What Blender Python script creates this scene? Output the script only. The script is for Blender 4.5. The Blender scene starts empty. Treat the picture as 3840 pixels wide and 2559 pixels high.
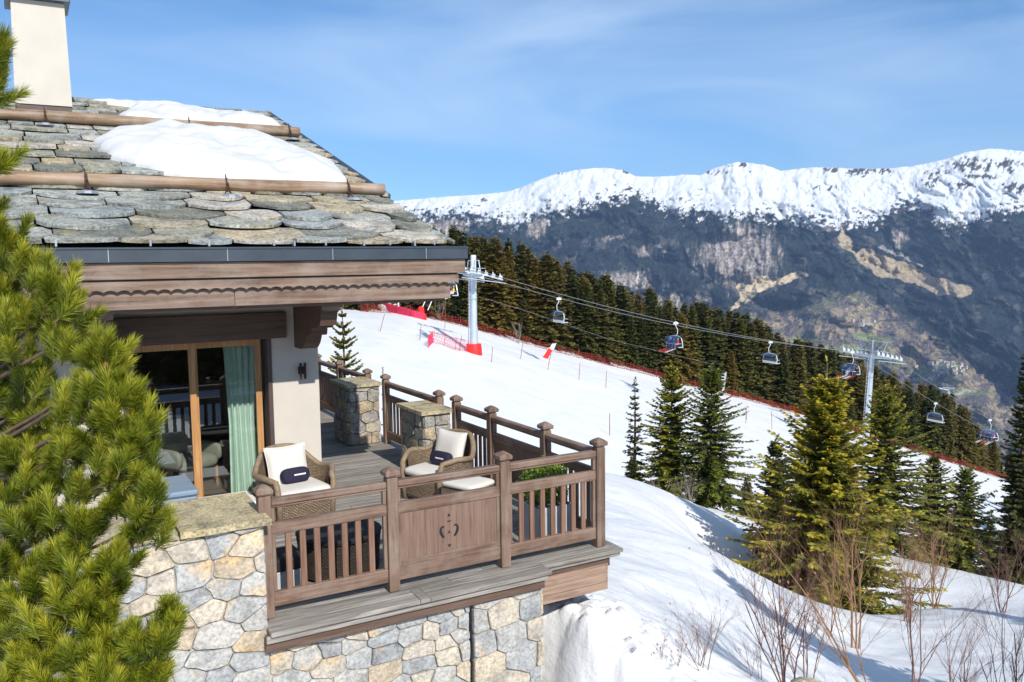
import bpy, math, random
import numpy as np
from mathutils import Matrix, Vector
PI = math.pi
random.seed(7)
rng = np.random.default_rng(11)
scene = bpy.context.scene

# ------------------------------------------------------------------ camera
CAM_H = 3.13
YAW, PITCH, ROLL = math.radians(60.263), math.radians(5.509), math.radians(-0.6976)
FPX = 852.9
FW = np.array([math.cos(YAW) * math.cos(PITCH), math.sin(YAW) * math.cos(PITCH), -math.sin(PITCH)])
RT = np.array([math.sin(YAW), -math.cos(YAW), 0.0])
UP = np.cross(RT, FW)
RT, UP = RT * math.cos(ROLL) + UP * math.sin(ROLL), UP * math.cos(ROLL) - RT * math.sin(ROLL)
CO = np.array([0.0, 0.0, CAM_H])
cam_data = bpy.data.cameras.new('camera')
cam = bpy.data.objects.new('camera', cam_data)
scene.collection.objects.link(cam)
cam.matrix_world = Matrix(((RT[0], UP[0], -FW[0], 0), (RT[1], UP[1], -FW[1], 0), (RT[2], UP[2], -FW[2], CAM_H), (0, 0, 0, 1)))
cam_data.sensor_width = 36
cam_data.lens = FPX / 1024 * 36
cam_data.clip_start = 0.1
cam_data.clip_end = 30000
scene.camera = cam

# ------------------------------------------------------------------ light
SUN_DIR = Vector((0.05, 1.0, -0.74)).normalized()      # travel of the light
SUN_EL = math.asin(-SUN_DIR.z)
w = bpy.data.worlds.new('World'); scene.world = w; w.use_nodes = True
nt = w.node_tree; nt.nodes.clear()
out = nt.nodes.new('ShaderNodeOutputWorld'); bg = nt.nodes.new('ShaderNodeBackground')
sky = nt.nodes.new('ShaderNodeTexSky'); sky.sky_type = 'NISHITA'; sky.sun_disc = False
sky.sun_elevation = SUN_EL; sky.sun_rotation = math.atan2(-SUN_DIR.x, -SUN_DIR.y)
sky.altitude = 1800; sky.air_density = 1.0; sky.dust_density = 0.4; sky.ozone_density = 2.2
# thin high cirrus streaks over the blue
tc = nt.nodes.new('ShaderNodeTexCoord')
mp = nt.nodes.new('ShaderNodeMapping'); mp.inputs['Rotation'].default_value = (0.25, 0.5, 0.9); mp.inputs['Scale'].default_value = (0.8, 2.6, 6.5)
n1 = nt.nodes.new('ShaderNodeTexNoise'); n1.inputs['Scale'].default_value = 1.6; n1.inputs['Detail'].default_value = 7; n1.inputs['Roughness'].default_value = 0.52; n1.inputs['Distortion'].default_value = 0.6
rp = nt.nodes.new('ShaderNodeValToRGB'); rp.color_ramp.elements[0].position = 0.36; rp.color_ramp.elements[1].position = 0.70
rp.color_ramp.elements[0].color = (0, 0, 0, 1); rp.color_ramp.elements[1].color = (0.55, 0.55, 0.55, 1)
mx = nt.nodes.new('ShaderNodeMixRGB'); mx.inputs[2].default_value = (5.2, 6.6, 8.2, 1)
tint = nt.nodes.new('ShaderNodeMixRGB'); tint.blend_type = 'MULTIPLY'; tint.inputs[0].default_value = 1.0; tint.inputs[2].default_value = (0.60, 0.87, 1.04, 1)
nt.links.new(tc.outputs['Generated'], mp.inputs['Vector']); nt.links.new(mp.outputs[0], n1.inputs['Vector'])
nt.links.new(n1.outputs['Fac'], rp.inputs[0]); nt.links.new(rp.outputs[0], mx.inputs[0])
nt.links.new(sky.outputs[0], tint.inputs[1]); nt.links.new(tint.outputs[0], mx.inputs[1])
nt.links.new(mx.outputs[0], bg.inputs['Color']); bg.inputs['Strength'].default_value = 0.115
nt.links.new(bg.outputs[0], out.inputs['Surface'])
sd = bpy.data.lights.new('sun', 'SUN'); sd.energy = 4.3; sd.angle = math.radians(0.53); sd.color = (1.0, 0.955, 0.88)
so = bpy.data.objects.new('sun', sd); scene.collection.objects.link(so)
so.rotation_euler = SUN_DIR.to_track_quat('-Z', 'Y').to_euler(); so.location = (0, -20, 30)
scene.view_settings.view_transform = 'Standard'; scene.view_settings.look = 'None'
scene.view_settings.exposure = 0.31; scene.view_settings.gamma = 1.0; scene.view_settings.use_curve_mapping = False
scene.cycles.max_bounces = 8; scene.cycles.transparent_max_bounces = 12; scene.cycles.volume_bounces = 0
scene.cycles.use_denoising = True

# ------------------------------------------------------------------ helpers
C = scene.collection
WL = {}                                     # world offset of every object's origin

def st2xy(s, t):
    return (math.cos(YAW) * t + math.sin(YAW) * s, math.sin(YAW) * t - math.cos(YAW) * s)
def xy2st(x, y):
    return (math.sin(YAW) * x - math.cos(YAW) * y, math.cos(YAW) * x + math.sin(YAW) * y)
def ray(xd, yd):
    u, v = xd / 2.298, yd / 2.298
    return FW + RT * (u - 512) / FPX - UP * (v - 341.2) / FPX
def P(xd, yd, t):                          # a point of the place at horizontal distance t ahead
    d = ray(xd, yd); h = math.cos(YAW) * d[0] + math.sin(YAW) * d[1]
    return CO + d * (t / h)

def tag(o, label=None, cat=None, group=None, kind=None):
    if label: o['label'] = label
    if cat: o['category'] = cat
    if group: o['group'] = group
    if kind: o['kind'] = kind
    return o
def thing(name, label, cat, loc=(0, 0, 0), rz=0.0, group=None):
    o = bpy.data.objects.new(name, None); C.objects.link(o)
    o.location = loc; o.rotation_euler = (0, 0, rz); o.empty_display_size = 0.1
    WL[o] = Vector(loc)
    return tag(o, label, cat, group)

class MB:
    def __init__(s): s.v = []; s.f = []; s.t = []; s.tv = 0.5
    def add(s, vs, fs):
        b = len(s.v); s.v += [tuple(map(float, p)) for p in vs]; s.f += [tuple(i + b for i in f) for f in fs]
        return s
    def box(s, x0, x1, y0, y1, z0, z1, bev=0.0):
        if bev <= 0:
            return s.add([(x0, y0, z0), (x1, y0, z0), (x1, y1, z0), (x0, y1, z0), (x0, y0, z1), (x1, y0, z1), (x1, y1, z1), (x0, y1, z1)],
                         [(0, 3, 2, 1), (4, 5, 6, 7), (0, 1, 5, 4), (1, 2, 6, 5), (2, 3, 7, 6), (3, 0, 4, 7)])
        b = bev
        def ring(i, z): return [(x0 + i, y0 + b, z), (x0 + b, y0 + i, z), (x1 - b, y0 + i, z), (x1 - i, y0 + b, z), (x1 - i, y1 - b, z), (x1 - b, y1 - i, z), (x0 + b, y1 - i, z), (x0 + i, y1 - b, z)]
        vs = ring(b * .9, z0) + ring(0, z0 + b) + ring(0, z1 - b) + ring(b * .9, z1)
        fs = [tuple(range(7, -1, -1)), tuple(range(24, 32))]
        for k in range(3):
            for i in range(8):
                j = (i + 1) % 8; fs.append((k * 8 + i, k * 8 + j, k * 8 + 8 + j, k * 8 + 8 + i))
        return s.add(vs, fs)
    def tube(s, pts, rad, n=8, cap=True, up=None):
        pts = [Vector(p) for p in pts]
        if not hasattr(rad, '__len__'): rad = [rad] * len(pts)
        vs = []; fs = []
        prev = None
        for i, p in enumerate(pts):
            d = (pts[min(i + 1, len(pts) - 1)] - pts[max(i - 1, 0)])
            if d.length < 1e-9: d = Vector((0, 0, 1))
            d.normalize()
            if prev is None:
                a = Vector((0, 0, 1)) if abs(d.z) < 0.9 else Vector((1, 0, 0))
                e1 = d.cross(a).normalized()
            else:
                e1 = (prev - d * prev.dot(d))
                if e1.length < 1e-6: e1 = d.orthogonal()
                e1.normalize()
            prev = e1; e2 = d.cross(e1)
            for k in range(n):
                a = 2 * PI * k / n
                vs.append(p + (e1 * math.cos(a) + e2 * math.sin(a)) * rad[i])
        for i in range(len(pts) - 1):
            for k in range(n):
                j = (k + 1) % n
                fs.append((i * n + k, i * n + j, (i + 1) * n + j, (i + 1) * n + k))
        if cap:
            fs.append(tuple(range(n - 1, -1, -1))); m = (len(pts) - 1) * n; fs.append(tuple(range(m, m + n)))
        return s.add(vs, fs)
    def lathe(s, c, prof, n=12):
        vs = []; fs = []
        for (r, z) in prof:
            for k in range(n):
                a = 2 * PI * k / n; vs.append((c[0] + r * math.cos(a), c[1] + r * math.sin(a), c[2] + z))
        for i in range(len(prof) - 1):
            for k in range(n):
                j = (k + 1) % n; fs.append((i * n + k, i * n + j, (i + 1) * n + j, (i + 1) * n + k))
        fs.append(tuple(range(n - 1, -1, -1))); m = (len(prof) - 1) * n; fs.append(tuple(range(m, m + n)))
        return s.add(vs, fs)
    def prism(s, poly, f0, f1):            # poly of 2D points; f0/f1 map a 2D point to 3D
        n = len(poly); vs = [f0(*p) for p in poly] + [f1(*p) for p in poly]
        fs = [tuple(range(n - 1, -1, -1)), tuple(range(n, 2 * n))]
        for i in range(n):
            j = (i + 1) % n; fs.append((i, j, n + j, n + i))
        return s.add(vs, fs)
    def mesh(s, name, off=(0, 0, 0), smooth=False):
        m = bpy.data.meshes.new(name)
        off = Vector(off)
        m.from_pydata([(p[0] - off[0], p[1] - off[1], p[2] - off[2]) for p in s.v], [], s.f)
        if smooth: m.polygons.foreach_set('use_smooth', [True] * len(m.polygons))
        m.update()
        return m
    def build(s, name, mt, parent=None, smooth=False, local=False):
        off = (0, 0, 0) if (local or parent is None) else WL[parent]
        m = s.mesh(name, off, smooth)
        if mt: m.materials.append(mt)
        return obj(name, m, parent)

def obj(name, m, parent=None, loc=None, rot=None, scale=None):
    o = bpy.data.objects.new(name, m); C.objects.link(o)
    base = Vector((0, 0, 0))
    if parent is not None: o.parent = parent; base = WL[parent]
    if loc is not None: o.location = loc
    if rot is not None: o.rotation_euler = rot
    if scale is not None: o.scale = scale
    WL[o] = base + (Vector(loc) if loc is not None else Vector((0, 0, 0)))
    return o
def place_at(o, wloc):                      # put a part at a world position
    p = WL[o.parent] if o.parent else Vector((0, 0, 0))
    o.location = Vector(wloc) - p; WL[o] = Vector(wloc); return o
def fast_mesh(name, V, F, mt=None, attr=None, smooth=False, mat_idx=None):
    V = np.asarray(V, dtype=np.float32); F = np.asarray(F, dtype=np.int32)
    m = bpy.data.meshes.new(name); k = F.shape[1]
    m.vertices.add(len(V)); m.vertices.foreach_set('co', V.ravel())
    m.loops.add(F.size); m.loops.foreach_set('vertex_index', F.ravel())
    m.polygons.add(len(F)); m.polygons.foreach_set('loop_start', np.arange(0, F.size, k, dtype=np.int32))
    m.polygons.foreach_set('loop_total', np.full(len(F), k, dtype=np.int32))
    if smooth: m.polygons.foreach_set('use_smooth', np.ones(len(F), dtype=bool))
    m.update(calc_edges=True)
    if mt: m.materials.append(mt)
    if attr is not None:
        for nm, (dom, arr) in attr.items():
            arr = np.asarray(arr, dtype=np.float32)
            if arr.ndim == 1:
                a = m.attributes.new(nm, 'FLOAT', dom); a.data.foreach_set('value', arr)
            else:
                a = m.attributes.new(nm, 'FLOAT_COLOR', dom); a.data.foreach_set('color', arr.ravel())
    return m
def clone(root, loc=None, rz=None, label=None, group=None):
    def cp(o, par):
        c = o.copy(); C.objects.link(c); c.parent = par
        for ch in list(o.children): cp(ch, c)
        return c
    r = cp(root, root.parent)
    if loc is not None: r.location = loc; WL[r] = Vector(loc)
    if rz is not None: r.rotation_euler = (0, 0, rz)
    if label: r['label'] = label
    if group: r['group'] = group
    return r

# numpy gradient noise
_perm = rng.permutation(512)
_perm = np.concatenate([_perm, _perm, _perm])
_g = rng.random(512) * 2 * np.pi
def gnoise(x, y):
    xi = np.floor(x).astype(int); yi = np.floor(y).astype(int); xf = x - xi; yf = y - yi
    u = xf * xf * xf * (xf * (xf * 6 - 15) + 10); v = yf * yf * yf * (yf * (yf * 6 - 15) + 10)
    def g(ix, iy, dx, dy):
        h = _g[_perm[(_perm[ix & 511] + iy) & 511]]
        return np.cos(h) * dx + np.sin(h) * dy
    a = g(xi, yi, xf, yf); b = g(xi + 1, yi, xf - 1, yf); c = g(xi, yi + 1, xf, yf - 1); d = g(xi + 1, yi + 1, xf - 1, yf - 1)
    return (a * (1 - u) + b * u) * (1 - v) + (c * (1 - u) + d * u) * v
def fbm(x, y, o=5, rough=0.5, ridged=False):
    r = 0; a = 1.0; n = 0
    for k in range(o):
        q = gnoise(x * 2 ** k + 17.3 * k, y * 2 ** k + 5.1 * k)
        if ridged: q = 0.5 - 2 * np.abs(q)
        r = r + a * q; n += a; a *= rough
    return r / n * 1.6
def sstep(a, b, x):
    t = np.clip((x - a) / (b - a), 0, 1); return t * t * (3 - 2 * t)

# ------------------------------------------------------------------ materials
def newmat(name):
    m = bpy.data.materials.new(name); m.use_nodes = True
    t = m.node_tree; b = t.nodes['Principled BSDF']; return m, t, b
def N(t, typ, **kw):
    n = t.nodes.new(typ)
    for k, v in kw.items():
        if k in n.inputs: n.inputs[k].default_value = v
        else: setattr(n, k, v)
    return n
def ramp(t, fac, stops):
    r = t.nodes.new('ShaderNodeValToRGB'); e = r.color_ramp.elements
    while len(e) < len(stops): e.new(0.5)
    for i, (p, c) in enumerate(stops):
        e[i].position = p; e[i].color = (c[0], c[1], c[2], 1)
    t.links.new(fac, r.inputs[0]); return r.outputs[0]
def mixc(t, fac, a, b, mode='MIX'):
    n = t.nodes.new('ShaderNodeMixRGB'); n.blend_type = mode
    for i, x in ((0, fac), (1, a), (2, b)):
        if hasattr(x, 'links') or hasattr(x, 'is_linked'): t.links.new(x, n.inputs[i])
        elif i == 0: n.inputs[0].default_value = x
        else: n.inputs[i].default_value = (x[0], x[1], x[2], 1)
    return n.outputs[0]
def coords(t, scale=(1, 1, 1), geo=False, rnd=True):
    m = t.nodes.new('ShaderNodeMapping'); m.inputs['Scale'].default_value = scale
    if geo:
        g = t.nodes.new('ShaderNodeNewGeometry'); src = g.outputs['Position']
    else:
        g = t.nodes.new('ShaderNodeTexCoord'); src = g.outputs['Object']
    if rnd:
        oi = t.nodes.new('ShaderNodeObjectInfo'); ml = N(t, 'ShaderNodeMath', operation='MULTIPLY'); ml.inputs[1].default_value = 57.0
        t.links.new(oi.outputs['Random'], ml.inputs[0]); ad = N(t, 'ShaderNodeVectorMath', operation='ADD')
        t.links.new(src, ad.inputs[0]); t.links.new(ml.outputs[0], ad.inputs[1]); src = ad.outputs[0]
    t.links.new(src, m.inputs['Vector']); return m.outputs[0]
def noise(t, vec, scale, detail=5, rough=0.55, dist=0.0):
    n = N(t, 'ShaderNodeTexNoise'); n.inputs['Scale'].default_value = scale; n.inputs['Detail'].default_value = detail
    n.inputs['Roughness'].default_value = rough; n.inputs['Distortion'].default_value = dist
    t.links.new(vec, n.inputs['Vector']); return n.outputs['Fac']
def bump(t, b, h, strength=0.3, dist=0.01, chain=None):
    n = t.nodes.new('ShaderNodeBump'); n.inputs['Strength'].default_value = strength; n.inputs['Distance'].default_value = dist
    t.links.new(h, n.inputs['Height'])
    if chain is not None: t.links.new(chain, n.inputs['Normal'])
    t.links.new(n.outputs[0], b.inputs['Normal']); return n.outputs[0]

def simple(name, col, rough=0.6, metal=0.0, var=0.15, scale=6, bmp=0.1):
    m, t, b = newmat(name); v = coords(t)
    f = noise(t, v, scale)
    c1 = tuple(x * (1 - var) for x in col); c2 = tuple(min(1, x * (1 + var)) for x in col)
    t.links.new(ramp(t, f, [(0.3, c1), (0.7, c2)]), b.inputs['Base Color'])
    b.inputs['Roughness'].default_value = rough; b.inputs['Metallic'].default_value = metal
    if bmp: bump(t, b, noise(t, v, scale * 8), bmp, 0.004)
    return m
def wood(name, c1, c2, c3, axis='X', rough=0.62, weather=None, grain=30, wamt=0.5, perpiece=0.25):
    m, t, b = newmat(name)
    long_ = 0.05
    sc = {'X': (long_, 1, 1), 'Y': (1, long_, 1), 'Z': (1, 1, long_)}[axis]
    v = coords(t, sc, rnd=True)
    f = noise(t, v, grain, 7, 0.68, 0.5)
    col = ramp(t, f, [(0.36, c1), (0.5, c2), (0.64, c3)])
    knots = noise(t, coords(t, tuple(0.35 if q < 1 else 1 for q in sc)), 7, 3, 0.5, 1.2)
    col = mixc(t, ramp(t, knots, [(0.62, (0, 0, 0)), (0.74, (0.55, 0.55, 0.55))]), col, c1)
    oi = t.nodes.new('ShaderNodeObjectInfo')
    pr = ramp(t, oi.outputs['Random'], [(0.0, (1 - perpiece,) * 3), (1.0, (1 + perpiece,) * 3)])
    col = mixc(t, 1.0, col, pr, 'MULTIPLY')
    if weather:
        wn = noise(t, coords(t, (1, 1, 1), geo=True, rnd=False), 2.3, 6, 0.65)
        wm = ramp(t, wn, [(0.45, (0, 0, 0)), (0.72, (wamt,) * 3)])
        col = mixc(t, wm, col, weather)
    t.links.new(col, b.inputs['Base Color']); b.inputs['Roughness'].default_value = rough
    bump(t, b, f, 0.35, 0.003)
    return m
def stone(name, palette, rough=0.85, stain=(0.42, 0.24, 0.08), stain_amt=0.5, sc=4.0, bm=0.5, ct=1.0):
    m, t, b = newmat(name)
    oi = t.nodes.new('ShaderNodeObjectInfo')
    n = len(palette)
    base = t.nodes.new('ShaderNodeValToRGB'); base.color_ramp.interpolation = 'CONSTANT'; e = base.color_ramp.elements
    while len(e) < n: e.new(0.5)
    for i, c in enumerate(palette): e[i].position = i / n; e[i].color = (*c, 1)
    t.links.new(oi.outputs['Random'], base.inputs[0])
    v = coords(t)
    f = noise(t, v, sc, 8, 0.62, 0.5)
    col = mixc(t, 1.0, base.outputs[0], ramp(t, f, [(0.34, (1 - .50 * ct, 1 - .49 * ct, 1 - .46 * ct)), (0.5, (1, 1, 1)), (0.66, (1 + .34 * ct, 1 + .30 * ct, 1 + .24 * ct))]), 'MULTIPLY')
    f2 = noise(t, v, sc * 0.55, 4, 0.6, 0.8)
    col = mixc(t, ramp(t, f2, [(0.56, (0, 0, 0)), (0.72, (stain_amt,) * 3)]), col, stain)
    f3 = noise(t, v, sc * 9, 5, 0.7)
    col = mixc(t, 1.0, col, ramp(t, f3, [(0.38, (1 - .48 * ct,) * 3), (0.5, (1.0,) * 3), (0.62, (1 + .32 * ct,) * 3)]), 'MULTIPLY')
    t.links.new(col, b.inputs['Base Color']); b.inputs['Roughness'].default_value = rough
    ch = bump(t, b, f, bm, 0.03)
    bump(t, b, f3, bm, 0.006, ch)
    return m

M = {}
M['rail'] = wood('rail_wood', (0.10, 0.056, 0.036), (0.175, 0.105, 0.072), (0.25, 0.157, 0.11), 'X', weather=(0.33, 0.26, 0.21), wamt=0.55, perpiece=0.12)
M['rail_y'] = wood('rail_wood_side', (0.10, 0.056, 0.036), (0.175, 0.105, 0.072), (0.25, 0.157, 0.11), 'Y', weather=(0.33, 0.26, 0.21), wamt=0.55, perpiece=0.12)
M['rail_z'] = wood('post_wood', (0.10, 0.058, 0.038), (0.17, 0.105, 0.074), (0.24, 0.155, 0.112), 'Z', weather=(0.34, 0.27, 0.21), wamt=0.5, perpiece=0.12)
M['slat'] = wood('slat_wood', (0.13, 0.064, 0.037), (0.195, 0.103, 0.066), (0.25, 0.14, 0.095), 'Z', perpiece=0.05)
M['trim'] = wood('eave_wood', (0.09, 0.050, 0.032), (0.18, 0.115, 0.080), (0.26, 0.18, 0.132), 'X', weather=(0.30, 0.24, 0.195), wamt=0.6, perpiece=0.10, grain=20)
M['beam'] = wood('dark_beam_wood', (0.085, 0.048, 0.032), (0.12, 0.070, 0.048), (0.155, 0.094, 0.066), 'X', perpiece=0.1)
M['soffit'] = wood('soffit_wood', (0.10, 0.06, 0.042), (0.14, 0.088, 0.063), (0.18, 0.115, 0.085), 'X')
M['oak'] = wood('door_oak', (0.36, 0.17, 0.06), (0.46, 0.235, 0.09), (0.55, 0.31, 0.13), 'Z', rough=0.4, perpiece=0.05)
M['panel'] = wood('panel_wood', (0.13, 0.076, 0.052), (0.18, 0.108, 0.077), (0.22, 0.137, 0.10), 'Z', perpiece=0.02, weather=(0.30, 0.22, 0.17), wamt=0.25)
M['deck'] = wood('deck_wood', (0.13, 0.112, 0.095), (0.25, 0.225, 0.20), (0.38, 0.345, 0.31), 'X', weather=(0.20, 0.18, 0.14), wamt=0.6, perpiece=0.16, rough=0.75)
M['boxwood'] = wood('cladding_wood', (0.20, 0.125, 0.085), (0.29, 0.19, 0.135), (0.36, 0.25, 0.18), 'X', perpiece=0.1)
M['log'] = wood('snow_log_wood', (0.13, 0.075, 0.045), (0.27, 0.17, 0.10), (0.38, 0.27, 0.18), 'X', weather=(0.40, 0.33, 0.27), wamt=0.75, grain=14, perpiece=0.1)
M['slate'] = stone('roof_slate', [(0.29, 0.30, 0.27), (0.21, 0.215, 0.185), (0.37, 0.315, 0.225), (0.32, 0.33, 0.30), (0.17, 0.172, 0.145), (0.42, 0.39, 0.34), (0.28, 0.30, 0.29), (0.34, 0.30, 0.22), (0.33, 0.345, 0.32), (0.27, 0.265, 0.21)], stain=(0.36, 0.28, 0.13), stain_amt=0.55, sc=3.0, bm=0.6)
M['rubble'] = stone('rubble_stone', [(0.40, 0.395, 0.375), (0.36, 0.365, 0.36), (0.47, 0.42, 0.35), (0.42, 0.40, 0.37), (0.32, 0.325, 0.325), (0.48, 0.43, 0.35), (0.38, 0.38, 0.37), (0.45, 0.37, 0.27), (0.50, 0.43, 0.33), (0.35, 0.36, 0.36), (0.43, 0.42, 0.39)], stain=(0.66, 0.43, 0.18), stain_amt=0.8, sc=3.6, bm=0.9, ct=0.65)
M['pillar'] = stone('pillar_stone', [(0.36, 0.30, 0.22), (0.30, 0.28, 0.25), (0.42, 0.34, 0.23), (0.33, 0.32, 0.30), (0.38, 0.35, 0.29), (0.27, 0.25, 0.22)], stain=(0.42, 0.28, 0.12), stain_amt=0.5, sc=5.0, bm=0.7)
M['capstone'] = stone('cap_stone', [(0.40, 0.34, 0.22), (0.36, 0.32, 0.24), (0.42, 0.35, 0.21)], stain=(0.46, 0.34, 0.08), stain_amt=0.55, sc=4.0)
M['mortar'] = simple('mortar', (0.42, 0.40, 0.36), 0.95, scale=12, bmp=0.4)
M['darkstone'] = simple('roof_underlay', (0.07, 0.065, 0.055), 0.95)
M['render'] = simple('cream_render', (0.56, 0.51, 0.44), 0.9, var=0.06, scale=2.0, bmp=0.25)
M['metal'] = simple('zinc_metal', (0.085, 0.10, 0.12), 0.4, 0.6, var=0.15, scale=3)
M['flash'] = simple('brown_flashing', (0.10, 0.07, 0.065), 0.5, 0.3)
M['iron'] = simple('rusty_iron', (0.07, 0.04, 0.03), 0.7, 0.4, var=0.5, scale=20)
M['clip'] = simple('zinc_clip', (0.55, 0.58, 0.60), 0.35, 0.8)
M['steel'] = simple('galvanised_steel', (0.50, 0.56, 0.60), 0.45, 0.35, var=0.08, scale=1.0)
M['steel_w'] = simple('pale_steel', (0.66, 0.69, 0.72), 0.4, 0.2, var=0.06)
M['cable'] = simple('steel_cable', (0.22, 0.23, 0.24), 0.5, 0.3)
M['redpad'] = simple('red_padding', (0.80, 0.02, 0.015), 0.55, var=0.08, scale=1)
M['rednet'] = simple('red_net', (0.30, 0.02, 0.025), 0.8, var=0.25, scale=1)
M['pinknet'] = simple('bright_red_net', (0.72, 0.03, 0.09), 0.8, var=0.2, scale=1)
M['pole'] = simple('marker_pole', (0.25, 0.05, 0.035), 0.7, var=0.5, scale=2)
M['seat'] = simple('chair_seat', (0.06, 0.065, 0.075), 0.6)
M['white'] = simple('white_plastic', (0.78, 0.78, 0.78), 0.5, var=0.04)
M['cushion'] = simple('ivory_cushion', (0.66, 0.62, 0.56), 0.9, var=0.04, scale=5, bmp=0.3)
M['navy'] = simple('navy_cushion', (0.012, 0.010, 0.032), 0.85, var=0.3, scale=30, bmp=0.4)
M['blueg'] = simple('blue_grey_cover', (0.20, 0.27, 0.35), 0.6, var=0.06)
M['planter'] = simple('grey_planter', (0.42, 0.43, 0.44), 0.6, var=0.12)
M['black'] = simple('black_fabric', (0.012, 0.012, 0.014), 0.8)
M['curtain'] = simple('green_curtain', (0.66, 0.77, 0.68), 0.9, var=0.08, scale=8)
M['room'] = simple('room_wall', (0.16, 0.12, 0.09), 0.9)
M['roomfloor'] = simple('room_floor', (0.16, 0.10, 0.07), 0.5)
M['beige'] = simple('beige_upholstery', (0.40, 0.36, 0.31), 0.9)
M['gravel'] = simple('dark_gravel', (0.09, 0.09, 0.095), 0.95, var=0.8, scale=30, bmp=1.0)
M['bark'] = simple('brown_bark', (0.13, 0.085, 0.055), 0.9, var=0.4, scale=14, bmp=0.6)
M['barkgrey'] = simple('grey_bark', (0.23, 0.19, 0.16), 0.9, var=0.4, scale=14, bmp=0.6)
M['twig'] = simple('red_brown_twig', (0.17, 0.085, 0.065), 0.8, var=0.35, scale=9)
M['twigo'] = simple('orange_brown_twig', (0.27, 0.145, 0.075), 0.75, var=0.35, scale=6)
M['cone'] = simple('pine_cone', (0.34, 0.16, 0.08), 0.8, var=0.3, scale=20)

def foliage(name, dark, mid, tip, rough=0.6, trans=0.25):
    m, t, b = newmat(name)
    a = t.nodes.new('ShaderNodeAttribute'); a.attribute_name = 'tint'
    oi = t.nodes.new('ShaderNodeObjectInfo')
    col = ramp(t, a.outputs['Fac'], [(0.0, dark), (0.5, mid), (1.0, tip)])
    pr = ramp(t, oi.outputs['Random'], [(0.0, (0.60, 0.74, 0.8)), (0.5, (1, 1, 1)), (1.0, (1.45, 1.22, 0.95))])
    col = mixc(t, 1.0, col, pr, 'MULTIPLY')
    t.links.new(col, b.inputs['Base Color']); b.inputs['Roughness'].default_value = rough
    tr = t.nodes.new('ShaderNodeBsdfTranslucent'); t.links.new(col, tr.inputs['Color'])
    mx = t.nodes.new('ShaderNodeMixShader'); mx.inputs[0].default_value = trans
    t.links.new(b.outputs[0], mx.inputs[1]); t.links.new(tr.outputs[0], mx.inputs[2])
    t.links.new(mx.outputs[0], t.nodes['Material Output'].inputs['Surface'])
    return m
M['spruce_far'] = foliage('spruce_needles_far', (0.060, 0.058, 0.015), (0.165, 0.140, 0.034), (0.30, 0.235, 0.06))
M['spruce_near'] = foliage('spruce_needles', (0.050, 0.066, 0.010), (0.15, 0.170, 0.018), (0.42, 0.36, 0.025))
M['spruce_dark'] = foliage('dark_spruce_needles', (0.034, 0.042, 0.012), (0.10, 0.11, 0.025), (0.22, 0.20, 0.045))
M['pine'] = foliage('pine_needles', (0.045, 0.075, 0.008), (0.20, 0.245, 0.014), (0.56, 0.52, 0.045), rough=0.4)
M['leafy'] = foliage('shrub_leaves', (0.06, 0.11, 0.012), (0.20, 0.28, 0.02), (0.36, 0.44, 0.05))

# snow
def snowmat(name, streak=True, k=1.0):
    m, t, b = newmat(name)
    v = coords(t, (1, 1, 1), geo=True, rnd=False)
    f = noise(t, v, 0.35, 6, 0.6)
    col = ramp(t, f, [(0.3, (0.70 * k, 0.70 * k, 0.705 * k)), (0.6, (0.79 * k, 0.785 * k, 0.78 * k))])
    f2 = noise(t, v, 6.0, 6, 0.65)
    col = mixc(t, ramp(t, noise(t, v, 2.2, 8, 0.75), [(0.64, (0, 0, 0)), (0.8, (0.16,) * 3)]), col, (0.45, 0.38, 0.30))
    t.links.new(col, b.inputs['Base Color']); b.inputs['Roughness'].default_value = 0.6
    b.inputs['Subsurface Weight'].default_value = 0.0
    ch = bump(t, b, f2, 0.35, 0.06)
    if streak:
        mp = N(t, 'ShaderNodeMapping'); mp.inputs['Rotation'].default_value = (0, 0, 0.35); mp.inputs['Scale'].default_value = (0.12, 1.6, 1)
        g = N(t, 'ShaderNodeNewGeometry'); t.links.new(g.outputs['Position'], mp.inputs['Vector'])
        bump(t, b, noise(t, mp.outputs[0], 1.6, 4, 0.5), 0.08, 0.05, ch)
    return m
M['snow'] = snowmat('snow')
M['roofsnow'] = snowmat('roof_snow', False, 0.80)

# wicker weave: strands built into the shader as fine relief and colour
def wicker(name, c1, c2, c3):
    m, t, b = newmat(name)
    tcn = N(t, 'ShaderNodeTexCoord')
    br = N(t, 'ShaderNodeTexBrick'); br.inputs['Scale'].default_value = 1.0
    br.offset = 0.5; br.inputs['Brick Width'].default_value = 0.042; br.inputs['Row Height'].default_value = 0.019
    br.inputs['Mortar Size'].default_value = 0.0042; br.inputs['Mortar Smooth'].default_value = 0.6
    br.inputs['Color1'].default_value = (*c2, 1); br.inputs['Color2'].default_value = (*c3, 1); br.inputs['Mortar'].default_value = (*c1, 1)
    a = N(t, 'ShaderNodeUVMap'); t.links.new(a.outputs[0], br.inputs['Vector'])
    f = noise(t, tcn.outputs['Object'], 40, 3)
    col = mixc(t, 1.0, br.outputs['Color'], ramp(t, f, [(0.3, (0.75,) * 3), (0.7, (1.2,) * 3)]), 'MULTIPLY')
    t.links.new(col, b.inputs['Base Color']); b.inputs['Roughness'].default_value = 0.65
    iv = N(t, 'ShaderNodeMath', operation='SUBTRACT'); iv.inputs[0].default_value = 1.0; t.links.new(br.outputs['Fac'], iv.inputs[1])
    bump(t, b, iv.outputs[0], 0.8, 0.006)
    return m
M['wicker'] = wicker('wicker_weave', (0.022, 0.014, 0.009), (0.23, 0.16, 0.10), (0.33, 0.24, 0.155))
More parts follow.
